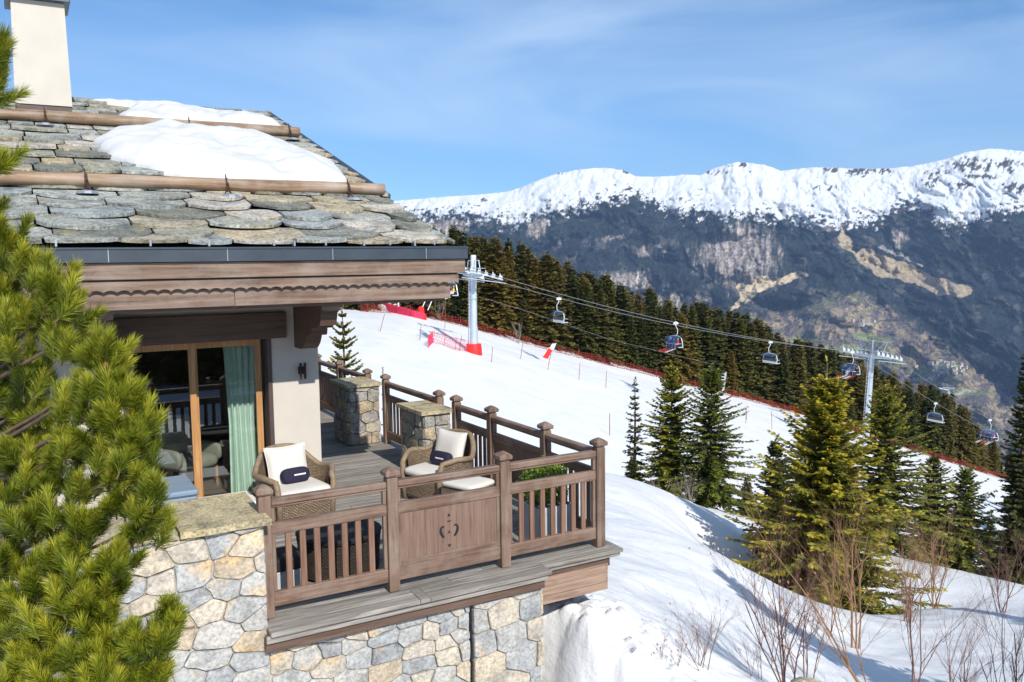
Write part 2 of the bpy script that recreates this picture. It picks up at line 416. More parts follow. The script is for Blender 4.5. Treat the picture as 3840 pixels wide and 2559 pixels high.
M['wickerd'] = wicker('dark_wicker_weave', (0.004, 0.003, 0.003), (0.035, 0.026, 0.018), (0.06, 0.045, 0.03))
M['rattan'] = simple('rattan_binding', (0.24, 0.17, 0.105), 0.6, var=0.25, scale=25, bmp=0.5)

# glass
gm, gt, gb = newmat('window_glass')
gt.nodes.remove(gb)
gl = gt.nodes.new('ShaderNodeBsdfGlossy'); gl.inputs['Roughness'].default_value = 0.01; gl.inputs['Color'].default_value = (0.95, 0.97, 1, 1)
tr = gt.nodes.new('ShaderNodeBsdfTransparent'); tr.inputs['Color'].default_value = (0.88, 0.92, 0.90, 1)
lw = gt.nodes.new('ShaderNodeLayerWeight'); lw.inputs['Blend'].default_value = 0.5; pw = N(gt, 'ShaderNodeMath', operation='POWER'); pw.inputs[1].default_value = 3.0; gt.links.new(lw.outputs['Facing'], pw.inputs[0]); fr = N(gt, 'ShaderNodeMath', operation='MULTIPLY_ADD'); gt.links.new(pw.outputs[0], fr.inputs[0]); fr.inputs[1].default_value = 0.7; fr.inputs[2].default_value = 0.09
mxg = gt.nodes.new('ShaderNodeMixShader'); gt.links.new(fr.outputs[0], mxg.inputs[0]); gt.links.new(tr.outputs[0], mxg.inputs[1]); gt.links.new(gl.outputs[0], mxg.inputs[2])
gt.links.new(mxg.outputs[0], gt.nodes['Material Output'].inputs['Surface'])
M['glass'] = gm
bm_, bt, bb = newmat('smoked_bubble'); bb.inputs['Base Color'].default_value = (0.10, 0.16, 0.30, 1); bb.inputs['Roughness'].default_value = 0.1
tr = bt.nodes.new('ShaderNodeBsdfTransparent'); tr.inputs['Color'].default_value = (0.55, 0.65, 0.85, 1)
mxb = bt.nodes.new('ShaderNodeMixShader'); mxb.inputs[0].default_value = 0.35
bt.links.new(tr.outputs[0], mxb.inputs[1]); bt.links.new(bb.outputs[0], mxb.inputs[2]); bt.links.new(mxb.outputs[0], bt.nodes['Material Output'].inputs['Surface'])
M['bubble'] = bm_
# ------------------------------------------------------------------ terrain
def zof(xd, yd, t): return P(xd, yd, t)[2]
_ctrl = []
def cpt(xd, yd, t):
    p = P(xd, yd, t); s_, t_ = xy2st(p[0], p[1]); _ctrl.append((s_, t_, p[2]))
for a in [(1345, 1568, 8.3), (1300, 1470, 8.9), (1390, 1340, 9.5), (1420, 1300, 11.5), (1450, 1400, 10.2), (1450, 1250, 14.3), (1440, 1130, 22), (1470, 1105, 29),
          (1560, 1568, 8.9), (1560, 1400, 11.0), (1560, 1260, 15.5), (1570, 1180, 22), (1600, 1165, 29),
          (1750, 1568, 9.6), (1700, 1400, 12.0), (1700, 1290, 16), (1690, 1215, 23), (1740, 1192, 30),
          (1850, 1568, 10.5), (1860, 1470, 14.0), (1960, 1568, 11.0), (1960, 1462, 15.2), (2060, 1424, 17.0), (2140, 1385, 19.5),
          (2200, 1568, 12), (2200, 1420, 17.5), (2200, 1330, 26), (2340, 1568, 12.5), (2340, 1420, 18.5), (2340, 1345, 27), (2600, 1568, 13), (2600, 1400, 26)]:
    cpt(*a)
for a in [(7.6, 21.2, -6.7), (9.5, 23.5, -7.2), (5.8, 22.5, -6.4), (5, 38, -9.2), (-1, 36, -6.8), (-6, 30, -5.2), (12, 40, -10.5), (20, 42, -15), (30, 45, -19), (-4, 20, -2.6), (-1.5, 13, -1.6),
          (-10, 12, -2.5), (-12, 30, -4), (-25, 20, -2), (-30, 45, -3), (-2, 3, -2.3), (4, 3, -1.3), (-12, 0, -2.5), (10, 4, -2.2), (20, 8, -5.5), (0, -10, -1.5), (-10, -12, -0.5), (12, -8, -2.5), (0, -30, 1.5), (-20, -30, 3), (25, -20, -3), (35, 20, -12)]:
    _ctrl.append(a)
T_NET0, NET_K = 127.5, 0.42
def piste(s, t):
    s2 = np.where(s < -14, -14 + (s + 14) * 0.45, s)
    s2 = np.where(s2 > 110, 110 + (s2 - 110) * 0.6, s2)
    return -12.7 - 0.324 * s2 + 0.026 * np.minimum(t, 200) - 0.055 * np.maximum(s2 - 54, 0)
for s_ in (-30, -10, 10, 25, 45):
    for t_ in (58, 75): _ctrl.append((s_, t_, float(piste(np.array(float(s_)), np.array(float(t_))))))
_c = np.array(_ctrl)
def _U(r): return np.where(r > 1e-9, r * r * np.log(r + 1e-12), 0)
_n = len(_c); _K = _U(np.hypot(_c[:, None, 0] - _c[None, :, 0], _c[:, None, 1] - _c[None, :, 1])) + np.eye(_n) * 2.0
_Pm = np.c_[np.ones(_n), _c[:, :2]]
_A = np.block([[_K, _Pm], [_Pm.T, np.zeros((3, 3))]])
_w = np.linalg.solve(_A, np.r_[_c[:, 2], 0, 0, 0])
def ground(s, t, detail=True):
    s = np.atleast_1d(np.asarray(s, float)); t = np.atleast_1d(np.asarray(t, float)); sh = s.shape
    s = s.ravel(); t = t.ravel()
    z = np.zeros_like(s)
    r = np.hypot(s, t)
    nearw = 1 - sstep(48, 70, t) * 1.0
    nearw = nearw * (1 - sstep(50, 80, np.abs(s)))
    nearw = np.where(t < -35, nearw * (1 - sstep(35, 60, -t)), nearw)
    sc = np.clip(s, -60, 60); tcl = np.clip(t, -50, 80)
    D_ = np.hypot(sc[:, None] - _c[None, :, 0], tcl[:, None] - _c[None, :, 1])
    zn = _U(D_) @ _w[:_n] + _w[_n] + _w[_n + 1] * sc + _w[_n + 2] * tcl
    # the far side of the piste and the wooded drop behind the net
    tn = T_NET0 + NET_K * (s + 6)
    over = np.maximum(t - tn - 22, 0)
    zf = piste(s, np.minimum(t, tn + 22)) - 0.36 * over
    behind = 1.5 + 0.10 * np.maximum(-t - 30, 0)
    zf = np.where(t < -20, behind, zf)
    z = zn * nearw + zf * (1 - nearw)
    if detail:
        x, y = st2xy(s, t)
        amp = 0.09 * (1 - sstep(40, 60, t))
        z = z + amp * fbm(x * 0.35, y * 0.35, 4) + 0.045 * (1 - sstep(20, 40, r)) * fbm(x * 1.5 + 9, y * 1.5, 4, 0.55)
        z = z + 0.5 * sstep(60, 80, t) * fbm(x * 0.03, y * 0.03, 3)
        # big ploughed bank against the wall, lumpy; dug-out gap along the stone wall
        lump = np.exp(-(((x - 5.5) / 1.3) ** 2 + ((y - 6.7) / 1.3) ** 2)) + 1.3 * np.exp(-(((x - 5.15) / .7) ** 2 + ((y - 7.25) / .7) ** 2))
        z = z + lump * (0.12 + 0.16 * fbm(x * 1.3 + 3, y * 1.3, 4, 0.55)) + np.exp(-(((x - 5.2) / 1.0) ** 2 + ((y - 6.9) / 1.2) ** 2)) * 0.26 * fbm(x * 4.2 + 3, y * 4.2, 5, 0.62)
        edge = 4.74 - 0.22 * np.clip(y - 7.15, 0, 1.6) + 0.5 * np.clip(7.15 - y, 0, 2) + 0.10 * gnoise(x * 0 + 3.1, y * 1.8)
        gap = (1 - sstep(edge - 0.10, edge + 0.30 + 0.2 * gnoise(x * 0 + 8.0, y * 2.2), x)) * (1 - sstep(8.6, 9.0, y)) * sstep(-20, -3, x)
        z = z * (1 - gap) + np.minimum(z, -2.35) * gap
        house = (1 - sstep(5.2, 5.5, x)) * sstep(7.75, 7.95, y)
        z = np.where(house > 0, np.minimum(z, -0.75 * house - 1.0 * (1 - house) * 0 - 0.2), z)
    return z.reshape(sh)
def gz(x, y):
    s, t = xy2st(x, y); return float(ground(np.array([s]), np.array([t]))[0])

def axis_vals(lo, hi, n, fine, c=0.0):
    q = np.linspace(-1, 1, n); k = np.arcsinh((hi - c) / fine); k2 = np.arcsinh((c - lo) / fine)
    return c + np.where(q > 0, np.sinh(q * k), -np.sinh(-q * k2)) * fine
sv = axis_vals(-420, 620, 760, 2.6, 1.5); tv = np.concatenate([axis_vals(-160, 460, 900, 3.4, 9.0)])
S_, T_ = np.meshgrid(sv, tv)
Z_ = np.vstack([ground(S_[i:i + 60], T_[i:i + 60]) for i in range(0, len(tv), 60)])
Xw, Yw_ = st2xy(S_, T_)
nr, nc = S_.shape
idx = np.arange(nr * nc).reshape(nr, nc)
F_ = np.stack([idx[:-1, :-1], idx[:-1, 1:], idx[1:, 1:], idx[1:, :-1]], -1).reshape(-1, 4)
mesh = fast_mesh('snow_slope', np.stack([Xw, Yw_, Z_], -1).reshape(-1, 3), F_, M['snow'], smooth=True)
terr = obj('snow_slope', mesh); tag(terr, 'white snow slope and groomed piste running down to the right beside the house', kind='structure')
# gravel strip in the gap beside the stone wall
mb = MB(); mb.box(3.2, 7.4, 3.0, 7.15, -2.4, -2.28)
r_ = mb.build('gravel_strip', M['gravel']); tag(r_, 'strip of dark gravel in the gap between the stone wall and the snow bank', kind='structure')

# ------------------------------------------------------------------ far mountains
CREST = [(-2400, 400), (-1500, 430), (-900, 380), (-400, 470), (500, 470), (905, 460), (1000, 452), (1100, 446), (1180, 437), (1240, 412), (1290, 395), (1340, 388), (1400, 385), (1430, 390), (1460, 403), (1530, 405), (1575, 399), (1605, 401), (1640, 385), (1690, 372), (1750, 377), (1790, 391),
         (1830, 388), (1870, 383), (1960, 386), (2040, 386), (2110, 378), (2160, 366), (2210, 349), (2260, 342), (2330, 347), (2400, 352), (2600, 372), (2900, 400), (3300, 430), (4000, 390), (4800, 420)]
SNOWL = [(-2400, 500), (-400, 540), (905, 482), (980, 500), (1060, 492), (1130, 505), (1190, 512), (1250, 492), (1330, 482), (1400, 458), (1470, 452), (1560, 492), (1620, 488), (1700, 498), (1800, 502), (1870, 512), (1960, 520), (2000, 510), (2040, 488), (2080, 470), (2120, 480), (2160, 515), (2220, 520), (2270, 492), (2353, 478), (2600, 480), (3300, 500)]
xs = np.concatenate([np.linspace(-2400, 615, 330), np.linspace(620, 2700, 1080), np.linspace(2706, 4800, 240)]); vs = np.linspace(0, 1, 470)
XD, VV = np.meshgrid(xs, vs)
cx_ = np.interp(XD, *zip(*CREST)); jag = 3.2 * fbm(XD * 0.025, XD * 0 + 2.5, 6, 0.66); cy = cx_ + jag
yb = 1330.0
Yd = yb + (cy - yb) * VV                     # angular height of each point of the slope, as seen from the terrace
hx = (XD - 1176) / 1960.0
dirx, diry = math.cos(YAW) + math.sin(YAW) * hx, math.sin(YAW) - math.cos(YAW) * hx
hor = 590 - 0.0122 * (XD - 1176)
tanel = (hor - Yd) / 1960.0                   # per unit of forward distance
base_d = 1500 + 4300 * VV ** 0.8
rel = 520 * fbm(XD * 0.0045 + 3, Yd * 0.006, 3, 0.5) * np.sin(np.pi * np.clip(VV, 0, 1) ** 0.8)
snz = np.interp(XD, *zip(*SNOWL)); soft = 1 - 0.42 * sstep(-25, 20, snz - Yd)
dg = XD - 0.9 * (Yd - 500) * sstep(1650, 2050, XD) + 0.5 * (Yd - 500) * (1 - sstep(1200, 1500, XD)); _ll = np.interp(XD, [1300, 1450, 1600, 1750, 1850, 1930, 2000, 2080, 2180, 2260, 2353, 2700], [640, 690, 735, 720, 690, 665, 672, 720, 790, 840, 905, 1040])
soft = soft * (1 - 0.65 * sstep(-30, 40, Yd - _ll))
gull = 150 * soft * fbm(dg * 0.011 + 0.35 * fbm(XD * 0.01, Yd * 0.01, 3), Yd * 0.010 + 7, 5, 0.5, True) * (0.25 + sstep(0.0, 0.4, VV)) * (1 - 0.6 * sstep(0.9, 1.0, VV))
fine = 30 * (0.35 + 0.65 * soft) * fbm(XD * 0.035 + 0.02 * Yd, Yd * 0.04, 5, 0.6, True)
dist = base_d + rel + gull + fine * (0.4 + 0.6 * VV)
dist = np.maximum(dist, 900)
MX = dirx * dist; MY = diry * dist; MZ = CAM_H + tanel * dist
# back side of the crest
back = []
for k, (dd, dz) in enumerate(((250, -90), (900, -420), (2200, -1300))):
    h_ = np.hypot(dirx[-1], diry[-1]); back.append(np.stack([MX[-1] + dirx[-1] * dd, MY[-1] + diry[-1] * dd, MZ[-1] + dz], -1))
V3 = np.concatenate([np.stack([MX, MY, MZ], -1), np.stack(back, 0)], 0)
nr, nc = V3.shape[:2]
idx = np.arange(nr * nc).reshape(nr, nc)
F_ = np.stack([idx[:-1, :-1], idx[:-1, 1:], idx[1:, 1:], idx[1:, :-1]], -1).reshape(-1, 4)
# land cover (what grows or lies where)
wx = XD + 14 * fbm(XD * 0.02, Yd * 0.02 + 31, 4); wy = Yd + 12 * fbm(XD * 0.02 + 11, Yd * 0.025, 4)
n_hi = fbm(XD * 0.16, Yd * 0.13, 4, 0.6); n_mid = fbm(XD * 0.04 + 4, Yd * 0.04, 5, 0.55); n_lo = fbm(XD * 0.012 + 8, Yd * 0.014, 4)
n_tree = rng.normal(0, 1, XD.shape); n_tree = (n_tree + np.roll(n_tree, 1, 0)) * 0.5 + 0.8 * gnoise(XD * 0.33, Yd * 0.24)
streak = fbm(XD * 0.10 + 0.3 * n_mid, Yd * 0.022 + 5, 5, 0.6)
def col(c): return np.array(c)[None, None, :]
def lay(base, c, mask): m_ = np.clip(mask, 0, 1)[..., None]; return base * (1 - m_) + np.asarray(c) * m_
def inpoly(poly, soft=0):
    x, y = wx, wy; ins = np.zeros(x.shape, bool); n = len(poly)
    for i in range(n):
        (x1, y1), (x2, y2) = poly[i], poly[(i + 1) % n]
        cond = ((y1 > y) != (y2 > y)) & (x < (x2 - x1) * (y - y1) / (y2 - y1 + 1e-9) + x1); ins ^= cond
    return ins.astype(float)
forest = col((0.024, 0.033, 0.032)) * np.clip(1 + 0.75 * n_hi[..., None] + 0.38 * n_tree[..., None], .15, 3) + 0 * XD[..., None]
tone = fbm(XD * 0.018 + 60, Yd * 0.03 + 9, 5, 0.6)[..., None]; forest = forest * (1 + 0.9 * tone)
cov = np.broadcast_to(forest, XD.shape + (3,)).copy()
cov = cov * 1.0 + np.array((0.10, 0.085, 0.075)) * sstep(0.16, 0.34, fbm(XD * 0.022 + 90, Yd * 0.028, 5, 0.62))[..., None] * 0.75
bare = col((0.20, 0.165, 0.155)) * np.clip(1 + 0.6 * n_hi[..., None] + 0.25 * n_tree[..., None], .2, 2)                 # leafless woods, purple brown
tan = col((0.44, 0.35, 0.23)) * (1 + 0.18 * streak[..., None])
rockc = col((0.33, 0.285, 0.25)) * np.clip(1 + 1.3 * streak[..., None] + 0.25 * n_tree[..., None], .12, 2)
grass = col((0.19, 0.21, 0.10)) * (1 + 0.25 * n_mid[..., None])
# broken rock face, valley sides and clearings
face = np.exp(-(((wx - 1700) / 95) ** 2 + ((wy - 585) / 72) ** 2))
cov = lay(cov, rockc, sstep(0.25, 0.7, face + 0.45 * streak) * (face > 0.12))
for (px, py, rx, ry, a) in ((1180, 487, 34, 16, 1.2), (1235, 520, 22, 34, 0.9), (1490, 575, 45, 22, 0.75), (1030, 520, 70, 26, 0.8), (1400, 545, 50, 12, 0.5), (2130, 445, 60, 60, 0.6), (1900, 520, 50, 10, 0.9), (2060, 545, 50, 30, 0.55), (1440, 640, 90, 30, 0.75), (1290, 560, 40, 20, 0.4), (1560, 690, 90, 30, 0.7)):
    e = np.exp(-(((wx - px) / rx) ** 2 + ((wy - py) / ry) ** 2)) * a
    cov = lay(cov, rockc, sstep(0.3, 0.62, e + 0.35 * n_mid + 0.2 * streak))
lowline = np.interp(XD, [1300, 1450, 1600, 1750, 1850, 1930, 2000, 2080, 2180, 2260, 2353, 2700], [640, 690, 735, 720, 690, 665, 672, 720, 790, 840, 905, 1040])
low = sstep(-8, 22, wy - lowline + 14 * n_mid)
cov = lay(cov, bare, low * (0.75 + 0.25 * n_hi))
cov = lay(cov, tan * 0.8, low * sstep(0.16, 0.40, n_mid + 0.28 * np.exp(-((wy - lowline - 45) / 60) ** 2)))
cov = lay(cov, grass, low * sstep(0.22, 0.40, n_lo + 0.25 * n_mid) * 0.6)
cov = lay(cov, forest * 1.4, 0.8 * low * sstep(0.26, 0.38, fbm(XD * 0.03 + 40, Yd * 0.05 + 3, 5, 0.6)))
for (px, py, rx, ry) in ((1950, 800, 70, 14), (2140, 850, 50, 12), (2000, 770, 50, 10), (2240, 900, 60, 10), (1850, 770, 40, 10)):
    e = np.exp(-(((wx - px) / rx) ** 2 + ((wy - py) / ry) ** 2)); cov = lay(cov, grass * 1.25, sstep(0.35, 0.6, e + 0.25 * n_mid))
cov = lay(cov, tan, inpoly([(1955, 582), (1985, 566), (2030, 580), (2110, 612), (2180, 640), (2238, 664), (2205, 682), (2150, 668), (2080, 640), (2010, 622)]))
cov = lay(cov, tan * 1.05, inpoly([(1930, 520), (1950, 545), (1962, 580), (1940, 572), (1925, 540)]))
cov = lay(cov, tan * 1.3, inpoly([(1690, 655), (1712, 632), (1745, 625), (1778, 640), (1850, 618), (1862, 632), (1800, 648), (1740, 665), (1705, 700), (1672, 712), (1700, 680)]) * sstep(-0.35, 0.1, n_mid))
cov = lay(cov, tan * 0.9, inpoly([(2150, 420), (2185, 445), (2215, 500), (2200, 520), (2165, 480)]) )
for poly in ([(2090, 868), (2150, 858), (2180, 840), (2195, 838), (2150, 866), (2100, 874)], [(2180, 905), (2260, 890), (2262, 893), (2190, 910)], [(2010, 560), (2120, 610), (2125, 606), (2020, 556)]):
    cov = lay(cov, np.array((0.42, 0.40, 0.36)), inpoly(poly) * 0.8)
# snow above the tree line, broken by rock and scrub near its edge and on steep faces
sl = np.interp(XD, *zip(*SNOWL)); n_sp0 = fbm(XD * 0.07 + 50, Yd * 0.10, 5, 0.66)
snow_m = sstep(-3, 3, (sl - Yd) + 42 * n_sp0 + 46 * n_mid + 5 * n_tree)
n_sp = fbm(XD * 0.055 + 77, Yd * 0.11, 5, 0.66)
spots = sstep(0.12, 0.17, 0.05 * n_tree + n_sp + 0.35 * n_mid - 0.42 * np.clip((sl - Yd) / 60, -0.1, 1.0) + 0.07 * sstep(1750, 2100, XD))
crag = np.zeros_like(XD)
for (px, py, rx, ry, a) in ((1905, 389, 26, 6, 1.1), (1965, 393, 30, 12, 1.1), (2020, 392, 24, 7, 1.0), (1640, 395, 34, 7, .7), (1690, 378, 34, 6, .8), (2160, 392, 22, 12, .9), (2225, 378, 52, 16, 1.15), (2245, 404, 40, 6, 1.2), (2310, 380, 30, 20, .8), (2130, 412, 20, 22, .9), (1440, 392, 24, 6, .9), (1290, 396, 12, 5, .8), (2330, 430, 50, 14, .9), (2200, 425, 40, 12, .7), (1900, 430, 50, 10, .5), (1110, 457, 14, 4, 1.0), (1560, 455, 40, 8, 0.4)):
    crag = np.maximum(crag, a * np.exp(-(((XD - px) / rx) ** 2 + ((Yd - py) / ry) ** 2)))
crag = sstep(0.20, 0.45, crag) * sstep(0.60, 0.66, crag * 0.85 + 0.10 * n_tree + 2.0 * fbm(XD * 0.085 + 0.03 * Yd, Yd * 0.06, 5, 0.62))
rockd = col((0.10, 0.085, 0.075)) * (1 + 0.3 * n_hi[..., None])
cov = lay(cov, np.array((0.66, 0.675, 0.70)), snow_m * (1 - spots) * (1 - crag))
cov = lay(cov, rockd, snow_m * np.maximum(spots * 0.85, crag))
cov = np.clip(cov, 0.004, 1)
cov = np.concatenate([cov, np.repeat(cov[-1:], 3, 0)], 0)
rgba = np.concatenate([cov, np.ones(cov.shape[:2] + (1,))], -1).reshape(-1, 4)
mm, t, b = newmat('mountain_cover')
at = N(t, 'ShaderNodeAttribute'); at.attribute_name = 'cover'
g = N(t, 'ShaderNodeNewGeometry'); mp = N(t, 'ShaderNodeMapping'); mp.inputs['Scale'].default_value = (1, 1, 0.7); t.links.new(g.outputs['Position'], mp.inputs['Vector'])
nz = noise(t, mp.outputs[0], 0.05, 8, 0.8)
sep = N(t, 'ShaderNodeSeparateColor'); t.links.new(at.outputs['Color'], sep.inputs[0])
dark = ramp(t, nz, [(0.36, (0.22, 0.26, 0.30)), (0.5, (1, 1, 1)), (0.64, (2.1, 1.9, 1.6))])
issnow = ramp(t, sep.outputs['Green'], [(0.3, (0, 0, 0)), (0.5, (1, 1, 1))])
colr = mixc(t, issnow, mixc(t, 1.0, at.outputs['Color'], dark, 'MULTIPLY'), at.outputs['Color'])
t.links.new(colr, b.inputs['Base Color']); b.inputs['Roughness'].default_value = 0.9; b.inputs['Specular IOR Level'].default_value = 0.1
nzb = N(t, 'ShaderNodeMix'); t.links.new(issnow, nzb.inputs[0]); t.links.new(nz, nzb.inputs[2]); nzb.inputs[3].default_value = 0.5
bump(t, b, nzb.outputs[0], 0.8, 22.0)
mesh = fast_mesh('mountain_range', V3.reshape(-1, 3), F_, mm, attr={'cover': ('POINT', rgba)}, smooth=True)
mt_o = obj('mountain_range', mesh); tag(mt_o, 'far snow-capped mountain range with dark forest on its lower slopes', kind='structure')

# air between the terrace and the far range
hz = MB()
hz.box(-9500, 13500, -900, 13500, -1500, 1500)
hm = bpy.data.materials.new('haze_air'); hm.use_nodes = True; ht = hm.node_tree; ht.nodes.clear()
ho = ht.nodes.new('ShaderNodeOutputMaterial'); hv = ht.nodes.new('ShaderNodeVolumePrincipled')
hv.inputs['Color'].default_value = (0.42, 0.62, 1.0, 1); hv.inputs['Density'].default_value = 0.000047; hv.inputs['Anisotropy'].default_value = 0.0
ht.links.new(hv.outputs[0], ho.inputs['Volume'])
hzo = hz.build('haze', hm); tag(hzo, 'thin blue air between the terrace and the far mountains', kind='stuff')
# ------------------------------------------------------------------ stones
def clip_half(poly, px, py, nx, ny):
    out = []; n = len(poly)
    for i in range(n):
        a, b_ = poly[i], poly[(i + 1) % n]
        da = (a[0] - px) * nx + (a[1] - py) * ny; db = (b_[0] - px) * nx + (b_[1] - py) * ny
        if da <= 0: out.append(a)
        if (da < 0) != (db < 0) and abs(da - db) > 1e-12:
            f = da / (da - db); out.append((a[0] + (b_[0] - a[0]) * f, a[1] + (b_[1] - a[1]) * f))
    return out
def rubble_cells(u0, u1, v0, v1, w_, h_, R, jit=0.6, holes=None, gap=0.006):
    seeds = []; v = v0 + h_ * 0.5; row = 0
    while v < v1 + h_:
        u = u0 - w_ * R.random(); hh = h_
        while u < u1 + w_:
            ww = w_ * R.choice([R.uniform(0.38, 0.7), R.uniform(0.75, 1.2), R.uniform(1.1, 1.75)])
            seeds.append((u + ww / 2, v + R.uniform(-jit, jit) * h_ * 0.5)); u += ww
        v += hh * R.uniform(0.85, 1.15); row += 1
    K = 1.5                                  # flatten cells into roughly coursed stones
    cells = []
    for i, (a, b_) in enumerate(seeds):
        if a < u0 - w_ or a > u1 + w_ or b_ < v0 - h_ or b_ > v1 + h_: continue
        poly = [(u0, v0), (u1, v0), (u1, v1), (u0, v1)]
        for j, (c, d) in enumerate(seeds):
            if j == i or abs(c - a) > 3 * w_ or abs(d - b_) > 3 * h_: continue
            nx, ny = (c - a), (d - b_) * K * K
            poly = clip_half(poly, (a + c) / 2, (b_ + d) / 2, nx, ny)
            if len(poly) < 3: break
        if len(poly) < 3: continue
        A = 0.5 * sum(poly[k][0] * poly[(k + 1) % len(poly)][1] - poly[(k + 1) % len(poly)][0] * poly[k][1] for k in range(len(poly)))
        if abs(A) < 0.0022: continue
        if A < 0: poly.reverse()
        cells.append(poly)
    return cells
def shrink(poly, g):
    res = poly; n = len(poly)
    for i in range(n):
        a, b_ = poly[i], poly[(i + 1) % n]
        dx, dy = b_[0] - a[0], b_[1] - a[1]; L = math.hypot(dx, dy)
        if L < 1e-6: continue
        nx, ny = dy / L, -dx / L
        res = clip_half(res, a[0] - nx * g, a[1] - ny * g, nx, ny)
        if len(res) < 3: return []
    return res
def stone_piece(poly, depth, f, R, gap=0.0035, name='stone', mt=None, parent=None, rough=0.012):
    poly = shrink(poly, gap)
    if len(poly) < 3: return None
    # merge tiny edges, split long ones
    q = []
    for i in range(len(poly)):
        a, b_ = poly[i], poly[(i + 1) % len(poly)]
        L = math.hypot(b_[0] - a[0], b_[1] - a[1])
        if L < 0.012: continue
        q.append((a[0] + (b_[0] - a[0]) * 0.10, a[1] + (b_[1] - a[1]) * 0.10)); 
        if L > 0.12:
            nx, ny = (b_[1] - a[1]) / L, -(b_[0] - a[0]) / L; e = R.uniform(-rough, rough * 0.4)
            q.append(((a[0] + b_[0]) / 2 + nx * e, (a[1] + b_[1]) / 2 + ny * e))
        q.append((a[0] + (b_[0] - a[0]) * 0.90, a[1] + (b_[1] - a[1]) * 0.90))
    if len(q) < 3: return None
    n = len(q); cx = sum(p[0] for p in q) / n; cyy = sum(p[1] for p in q) / n
    vs = []
    tl = (R.uniform(-0.06, 0.06), R.uniform(-0.06, 0.06))
    for (k, d) in ((1.0, 0.0), (1.0, depth * 0.80), (0.955, depth * 0.97), (0.72, depth)):
        for p in q:
            u, v = cx + (p[0] - cx) * k, cyy + (p[1] - cyy) * k
            vs.append(f(u, v, d + (0 if d == 0 else (u - cx) * tl[0] + (v - cyy) * tl[1] + R.uniform(-0.004, 0.004))))
    vs.append(f(cx, cyy, depth * 1.0 + R.uniform(0, 0.006)))
    fs = []
    for L_ in range(3):
        for i in range(n):
            j = (i + 1) % n; fs.append((L_ * n + i, L_ * n + j, (L_ + 1) * n + j, (L_ + 1) * n + i))
    c = 4 * n
    for i in range(n): fs.append((3 * n + i, 3 * n + (i + 1) % n, c))
    mb = MB(); mb.add(vs, fs)
    return mb.build(name, mt, parent)

RS = random.Random(5)
# ------------------------------------------------------------------ stone base wall
wall = thing('stone_wall', 'pale rubble stone wall carrying the balcony, rising left of the corner post', 'stone wall', (1.6, 7.3, 0))
mb = MB(); mb.box(-3.0, 1.66, 7.238, 8.1, -2.4, 0.90); mb.box(1.66, 3.605, 7.238, 8.1, -2.4, -0.22)
mb.build('mortar_core', M['mortar'], wall)
f = lambda u, v, d: (u, 7.262 - d, v)
for poly in rubble_cells(-0.9, 1.665, -1.75, 0.90, 0.285, 0.175, RS):
    stone_piece(poly, RS.uniform(0.045, 0.075), f, RS, mt=M['rubble'], parent=wall)
for poly in rubble_cells(1.668, 3.60, -1.75, -0.225, 0.265, 0.165, RS):
    stone_piece(poly, RS.uniform(0.045, 0.075), f, RS, mt=M['rubble'], parent=wall)
for poly in rubble_cells(7.27, 8.08, 0.1, 0.90, 0.3, 0.2, RS):      # the end that faces the balcony
    stone_piece([p for p in poly], 0.035, lambda u, v, d: (1.655 + d * 0.6, u, v), RS, mt=M['rubble'], parent=wall)
# flagstone capping
for (a, b_) in ((-3.0, -0.62), (-0.60, 0.32), (0.335, 0.965), (0.985, 1.715)):
    mb = MB(); R = RS
    e0 = 7.155 + R.uniform(-0.01, 0.01)
    poly = [(a, e0), (a + (b_ - a) * .3, e0 - .012), (a + (b_ - a) * .62, e0 + .01), (b_, e0 - .004), (b_ - .012, 7.6), (b_ + .004, 8.14), (a + (b_ - a) * .5, 8.16), (a, 8.13)]
    mb.prism(poly, lambda x, y: (x, y, 0.905 + R.uniform(0, .004)), lambda x, y: (x, y, 0.962 + R.uniform(-.004, .004)))
    mb.build('capping_slab', M['capstone'], wall)

pil = thing('stone_pier', 'squared pale stone pier under the middle of the balcony edge, right of the dark seam', 'stone pier', (4.0, 7.25, 0))
mb = MB(); mb.box(3.655, 4.405, 7.214, 8.0, -2.4, -0.22); mb.build('mortar_core', M['mortar'], pil)
for poly in rubble_cells(3.64, 4.42, -1.75, -0.225, 0.40, 0.24, RS, jit=0.12):
    stone_piece(poly, RS.uniform(0.045, 0.07), lambda u, v, d: (u, 7.24 - d, v), RS, mt=M['rubble'], parent=pil)
for poly in rubble_cells(7.2, 8.0, -1.75, -0.225, 0.4, 0.24, RS, jit=0.12):
    stone_piece(poly, 0.05, lambda u, v, d: (4.40 + d, u, v), RS, mt=M['rubble'], parent=pil)

# ------------------------------------------------------------------ balcony deck
deck = thing('balcony_deck', 'weathered grey plank deck of the balcony with a double ledge along its front edge', 'deck', (3.5, 9, 0))
mb = MB(); mb.box(-2.9, 5.36, 8.11, 10.98, -0.20, -0.055); mb.box(3.34, 5.36, 10.98, 19.9, -0.20, -0.055); mb.box(1.69, 5.36, 7.30, 8.11, -0.20, -0.055)
mb.build('joists', M['beam'], deck)
y = 7.32; R = random.Random(3)
while y < 19.8:
    x0 = 1.70 if y < 8.14 else (-2.8 if y < 10.9 else 3.35)
    cuts = [x0]
    while cuts[-1] < 5.4 - 1.6: cuts.append(cuts[-1] + R.uniform(1.5, 2.6))
    cuts = [c for c in cuts if c < 5.0] + [5.42]
    for a, b_ in zip(cuts[:-1], cuts[1:]):
        mb = MB(); h = R.uniform(-0.003, 0.002); mb.box(a + .002, b_ - .002, y + .004, y + .128, -0.05, h, 0.003)
        o = mb.build('deck_board', M['deck'], deck)
    y += 0.133
